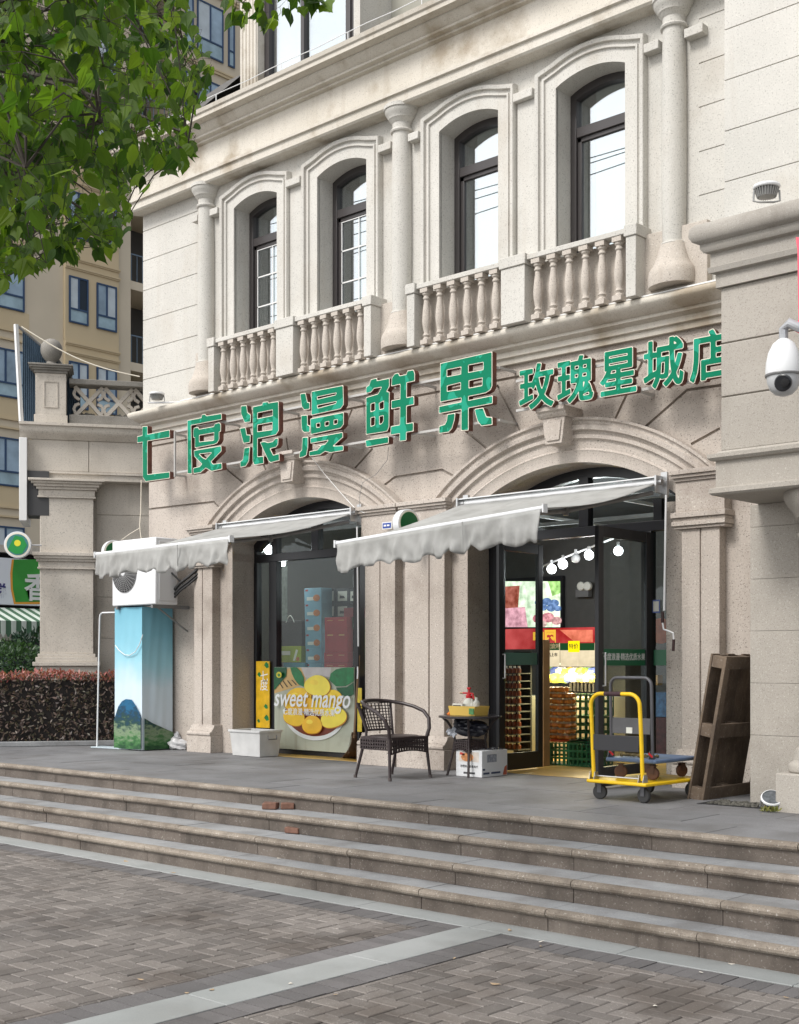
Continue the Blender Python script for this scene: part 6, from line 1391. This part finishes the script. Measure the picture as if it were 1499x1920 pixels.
# stone urn on roof parapet behind leaves
# ================================================================ TREE
tr_=T('street_tree','broad leaved street tree whose green branches hang into the top left corner','tree',(-7.3,3.0,GZ))
bark=stone('bark',(.10,.08,.06,1),(.16,.13,.10,1),.3,.4,bump=.8,sp=40,streak=.5)
tk=MB(); bs_=Vector((-7.6,2.9,GZ)); crown=[]
tk.tube([bs_,bs_+Vector((.02,0,1.5)),bs_+Vector((.0,.1,3.0)),bs_+Vector((.1,.3,4.6)),bs_+Vector((.2,.5,6.6)),bs_+Vector((.2,.6,8.2))],[.17,.14,.12,.10,.07,.03],12)
tk.build('trunk',bark,tr_)
poly=[(-260,-160),(335,-160),(332,0),(348,60),(375,100),(384,150),(350,215),(352,285),(325,318),(262,322),(240,372),(228,440),(200,474),(170,462),(130,482),(105,492),(60,500),(32,506),(0,540),(-120,560),(-260,520)]
def inside(x,y,P):
    c=False; n=len(P)
    for i in range(n):
        x1,y1=P[i]; x2,y2=P[(i+1)%n]
        if (y1>y)!=(y2>y) and x<x1+(y-y1)/(y2-y1)*(x2-x1): c=not c
    return c
rr_=random.Random(12)
lm_=leafmat('tree_leaf',[(.018,.045,.010,1),(.065,.125,.016,1),(.13,.205,.022,1),(.03,.075,.012,1),(.19,.27,.03,1)],.55,.6)
fol=MB(); tw=MB()
def pxy(q):
    d=-S_*q.x+C_*q.y; r=C_*q.x+S_*q.y; return CX+F*r/d, HY-F*(q.z-EYE)/d
def spray(c,n,spread,ls,drop=.25,trim=False):
    """a twig with drooping leaves; c = tip centre"""
    for k in range(n):
        v=rv(rr_); q=c+Vector((v.x*spread,v.y*spread,v.z*spread*.8-.02)); d=(Vector((0,0,-1))+rv(rr_)*.85).normalized()
        s=ls*rr_.uniform(.5,1.2)
        if trim:
            ax,ay=pxy(q+d*s*.8); dl_=math.hypot(ax-90,ay-140)+1; 
            if not inside(ax-(ax-90)/dl_*16,ay-(ay-140)/dl_*16,poly): continue
        leafshape(fol,q,s,d,rv(rr_),.28,1 if rr_.random()<.6 else 0)
        if rr_.random()<.5: tw.tube([q,q-d*s*.35+Vector((0,0,.02)),c],.0012,3,False)
cen=[]
tries=0
while len(cen)<265 and tries<20000:
    tries+=1; x=rr_.uniform(-260,390); y=rr_.uniform(-160,560)
    if not inside(x,y,poly): continue
    # thinner towards the lower right
    d=rr_.uniform(5.4,8.8)
    if x<210 and y<330 and rr_.random()<.45: d=rr_.uniform(4.3,5.6)
    if (260<x<330 and 80<y<330 and rr_.random()<.5): continue
    cen.append(atD(x,y,d))
for x,y in ((345,110),(372,135),(378,165),(360,200),(340,255),(350,285),(328,300),(318,318),(300,300),(262,300),(255,330),(235,360),(225,395),(228,425),(205,455),(180,440),(160,450),(140,470),(105,480),(75,480),(40,490),(10,515),(335,60),(325,20),(365,110),(285,320)): cen.append(atD(x,y,rr_.uniform(6.2,7.8)))
for c in cen: spray(c,rr_.choice((14,18,22)),rr_.uniform(.12,.18),.076,trim=True)
for x,y in ((452,4),(470,20),(500,0),(525,12),(560,-8),(590,2),(440,-12),(480,-20),(600,-14),(545,-25),(505,22)): spray(atD(x,y,6.4),4,.05,.085)
# branches
hub=bs_+Vector((.1,.3,4.6))
for i in range(0,len(cen),9):
    c=cen[i]; m=hub.lerp(c,.55)+Vector((rr_.uniform(-.2,.2),rr_.uniform(-.2,.2),.5)); tw.tube([hub+Vector((0,0,rr_.uniform(-.6,1.2))),m,c+Vector((0,0,.1)),c],[.028,.016,.006,.003],5)
for i in range(len(cen)):
    j=min(range(len(cen)),key=lambda j:(cen[j]-cen[i]).length if (j%9==0 and j!=i) else 9e9)
    a,b_=cen[j],cen[i]
    if (a-b_).length<2.2: tw.tube([a,(a+b_)/2+Vector((0,0,.08)),b_],[.006,.004,.002],4,False)
c=atD(520,-20,6.4); tw.tube([hub+Vector((0,0,1.8)),hub.lerp(c,.5)+Vector((0,0,.9)),c+Vector((0,0,.12)),atD(455,5,6.4)],[.03,.018,.006,.003],5)
fol.build('leaves',lm_,tr_,smooth=0,recalc=False); tw.build('branches',flat('twig',(.05,.04,.03,1),.8),tr_,recalc=False)
# ================================================================ BRICKS, LITTER
bk=flat('red_brick',lin(116,84,70),.85,var=.35,vs=16)
def loose(name,label,cat,px,py,z,sz,rz,mat,bev=.008,n=1,part='clay_body'):
    d=(EYE-z)*F/(py-HY); p=atD(px,py,d); t=T(name,label,cat,(p.x,p.y,z)); t.rotation_euler=(0,0,rz)
    b=MB(); b.box(-sz[0]/2,sz[0]/2,-sz[1]/2,sz[1]/2,.0,sz[2]); b.v=[(x+random.uniform(-.006,.006),y+random.uniform(-.006,.006),z_+(random.uniform(-.008,.004) if z_>.01 else 0)) for x,y,z_ in b.v]
    b.build(part,mat,t,bev=bev,local=True); return t
t=loose('loose_brick','larger broken red brick pair lying on the second step','brick',508,1517,-.15,(.14,.10,.06),R(30),bk); b=MB(); b.box(.09,.21,-.06,.04,0,.055,Matrix.Rotation(.3,4,'Z')); b.build('brick_half',bk,t,bev=.008,local=True)
loose('loose_brick','small broken brick lying on the third step','brick',552,1562,-.30,(.15,.10,.055),R(12),bk)
loose('brick_chip','tiny brick chip at the foot of the lowest step','brick chip',711,1688,-.60,(.05,.03,.02),.4,bk,.003)
lt=flat('dry_leaf',lin(176,152,122),.8,var=.25,vs=30); pp=flat('paper_scrap',lin(215,208,196),.8)
rr_=random.Random(31)
lf=T('dry_leaf','large pale dry leaf curled on the paving at the lowest step','leaf',(0,0,0)); c=atD(243,1617,1.75*F/(1617-HY)); c.z=GZ+.012; lf.location=c
b=MB(); leafshape(b,c-Vector((.08,0,0)),.22,Vector((1,-.25,.05)),Vector((0,0,1)),.3,2); b.build('leaf_blade',lt,lf,recalc=False)
scr=[(355,1865),(545,1848),(635,1868),(735,1637),(855,1798),(957,1748),(978,1732),(1010,1769),(1015,1778),(920,1846),(330,1638),(455,1595),(1320,1828),(1365,1809),(1495,1730),(1480,1875),(695,1580),(520,1610),(1150,1585),(1420,1652),(640,1612),(395,1860),(270,1840),(1230,1890),(1460,1640),(880,1555)]
for i,(x,y) in enumerate(scr):
    z=GZ+.006
    if y<1740: # find the tread it lies on
        best=None
        for k,yn in enumerate(Yn):
            zz=-.15*k; d=(EYE-zz)*F/(y-HY); p=atD(x,y,d)
            hi=Yn[k-1] if k else 20
            if yn+.07<p.y<hi: best=(d,zz+.003)
        if best is None:
            d=(EYE-GZ)*F/(y-HY); p=atD(x,y,d)
            if p.y>6.7: continue
            best=(d,z)
        d,z=best
    else: d=(EYE-GZ)*F/(y-HY)
    c=atD(x,y,d); c.z=z+.004
    t=T('litter_scrap','small pale leaf or paper scrap dropped on the paving or steps','litter',c,'small scraps scattered on the ground'); b=MB(); leafshape(b,c,rr_.uniform(.03,.065),Vector((rr_.uniform(-1,1),rr_.uniform(-1,1),.1)),Vector((0,0,1)),.35,rr_.choice((0,2)))
    b.build('scrap',lt if rr_.random()<.6 else pp,t,recalc=False)
# weeds at pier
wd=T('weed_clump','small yellow green weed growing by the porch column base','weed',(-4.55,9.3,0)); b=MB()
c=atD(1443,1518,9.75)
for k in range(40): d=(Vector((0,0,1))+rv(rr_)*.9).normalized(); leafshape(b,Vector((c.x+rr_.uniform(-.07,.07),c.y+rr_.uniform(-.03,.03),.005)),rr_.uniform(.03,.06),d,rv(rr_),.2,2)
b.build('weed_leaves',leafmat('weed',[(.12,.14,.03,1),(.2,.18,.05,1)],.2),wd,recalc=False,smooth=0)

# overhead cables across the street, seen mirrored in the upper windows
for k,(y,z,sg_) in enumerate(((-5.0,15.5,.9),(-5.3,15.1,1.3),(-5.1,13.6,1.0),(-5.6,13.3,.7),(-5.2,12.2,1.1),(-5.4,11.2,.8),(-5.0,16.4,1.2))):
    t=T('overhead_cable','black overhead cable across the street, mirrored in the upper windows','cable',(-18,y,z),'cables mirrored in the upper windows')
    MB().tube([(-46+56*u,y,z+(k%3-1)*1.6*u-sg_*4*u*(1-u)) for u in [i/30 for i in range(31)]],.013,5).build('cable_run',M['black'],t)
# ================================================================ light, sky, camera
w=bpy.data.worlds.new('World'); SC.world=w; w.use_nodes=True; N=w.node_tree.nodes; L=w.node_tree.links
bg=N['Background']; sky=N.new('ShaderNodeTexSky'); sky.sky_type='NISHITA'; sky.sun_disc=False; sky.sun_elevation=R(46); sky.sun_rotation=R(SUNROT); sky.air_density=1.2; sky.dust_density=3.5
tc=N.new('ShaderNodeTexCoord'); mp=N.new('ShaderNodeMapping'); mp.inputs['Scale'].default_value=(1,1,3); cn=N.new('ShaderNodeTexNoise'); cn.inputs['Scale'].default_value=2.2; cn.inputs['Detail'].default_value=6
L.new(tc.outputs['Generated'],mp.inputs['Vector']); L.new(mp.outputs[0],cn.inputs['Vector'])
mr=N.new('ShaderNodeMapRange'); mr.inputs[1].default_value=.35; mr.inputs[2].default_value=.6; mr.inputs[3].default_value=.6; mr.inputs[4].default_value=.95; L.new(cn.outputs['Fac'],mr.inputs[0])
dt=N.new('ShaderNodeVectorMath'); dt.operation='DOT_PRODUCT'; dt.inputs[1].default_value=(-.62,-.72,.3); L.new(tc.outputs['Generated'],dt.inputs[0])
gm_=N.new('ShaderNodeMapRange'); gm_.inputs[1].default_value=-.8; gm_.inputs[2].default_value=.9; gm_.inputs[3].default_value=1.7; gm_.inputs[4].default_value=15.5; L.new(dt.outputs['Value'],gm_.inputs[0])
cs_=N.new('ShaderNodeVectorMath'); cs_.operation='SCALE'; cs_.inputs[0].default_value=(.99,1.0,1.015); L.new(gm_.outputs[0],cs_.inputs['Scale'])
mx=N.new('ShaderNodeMix'); mx.data_type='RGBA'; L.new(cs_.outputs[0],mx.inputs[7]); L.new(mr.outputs[0],mx.inputs[0]); L.new(sky.outputs[0],mx.inputs[6]); L.new(mx.outputs[2],bg.inputs[0]); bg.inputs[1].default_value=.085
sl=bpy.data.lights.new('sun','SUN'); sl.energy=1.75; sl.angle=R(18); sl.color=(1,.97,.93); so=bpy.data.objects.new('sun',sl); COL.objects.link(so)
# direction to the sun
el=R(46); az=R(SUNAZ); dv=Vector((math.cos(el)*math.cos(az),math.cos(el)*math.sin(az),math.sin(el))); so.rotation_euler=dv.to_track_quat('Z','Y').to_euler()
cam=bpy.data.cameras.new('camera'); co_=bpy.data.objects.new('camera',cam); COL.objects.link(co_); SC.camera=co_
cam.sensor_fit='HORIZONTAL'; cam.sensor_width=36; cam.lens=36*F/1499; cam.shift_y=(HY-960)/1499; cam.shift_x=0; cam.clip_end=1000; cam.clip_start=.05
co_.location=(0,0,EYE); co_.rotation_euler=(PI/2,0,ANG)
SC.view_settings.view_transform='Standard'; SC.view_settings.look='None'; SC.view_settings.exposure=EXPO; SC.view_settings.gamma=1; SC.view_settings.use_curve_mapping=False
SC.render.engine='CYCLES'; SC.cycles.max_bounces=8; SC.cycles.transparent_max_bounces=16; SC.cycles.sample_clamp_indirect=6
SC.render.resolution_x=799; SC.render.resolution_y=1024
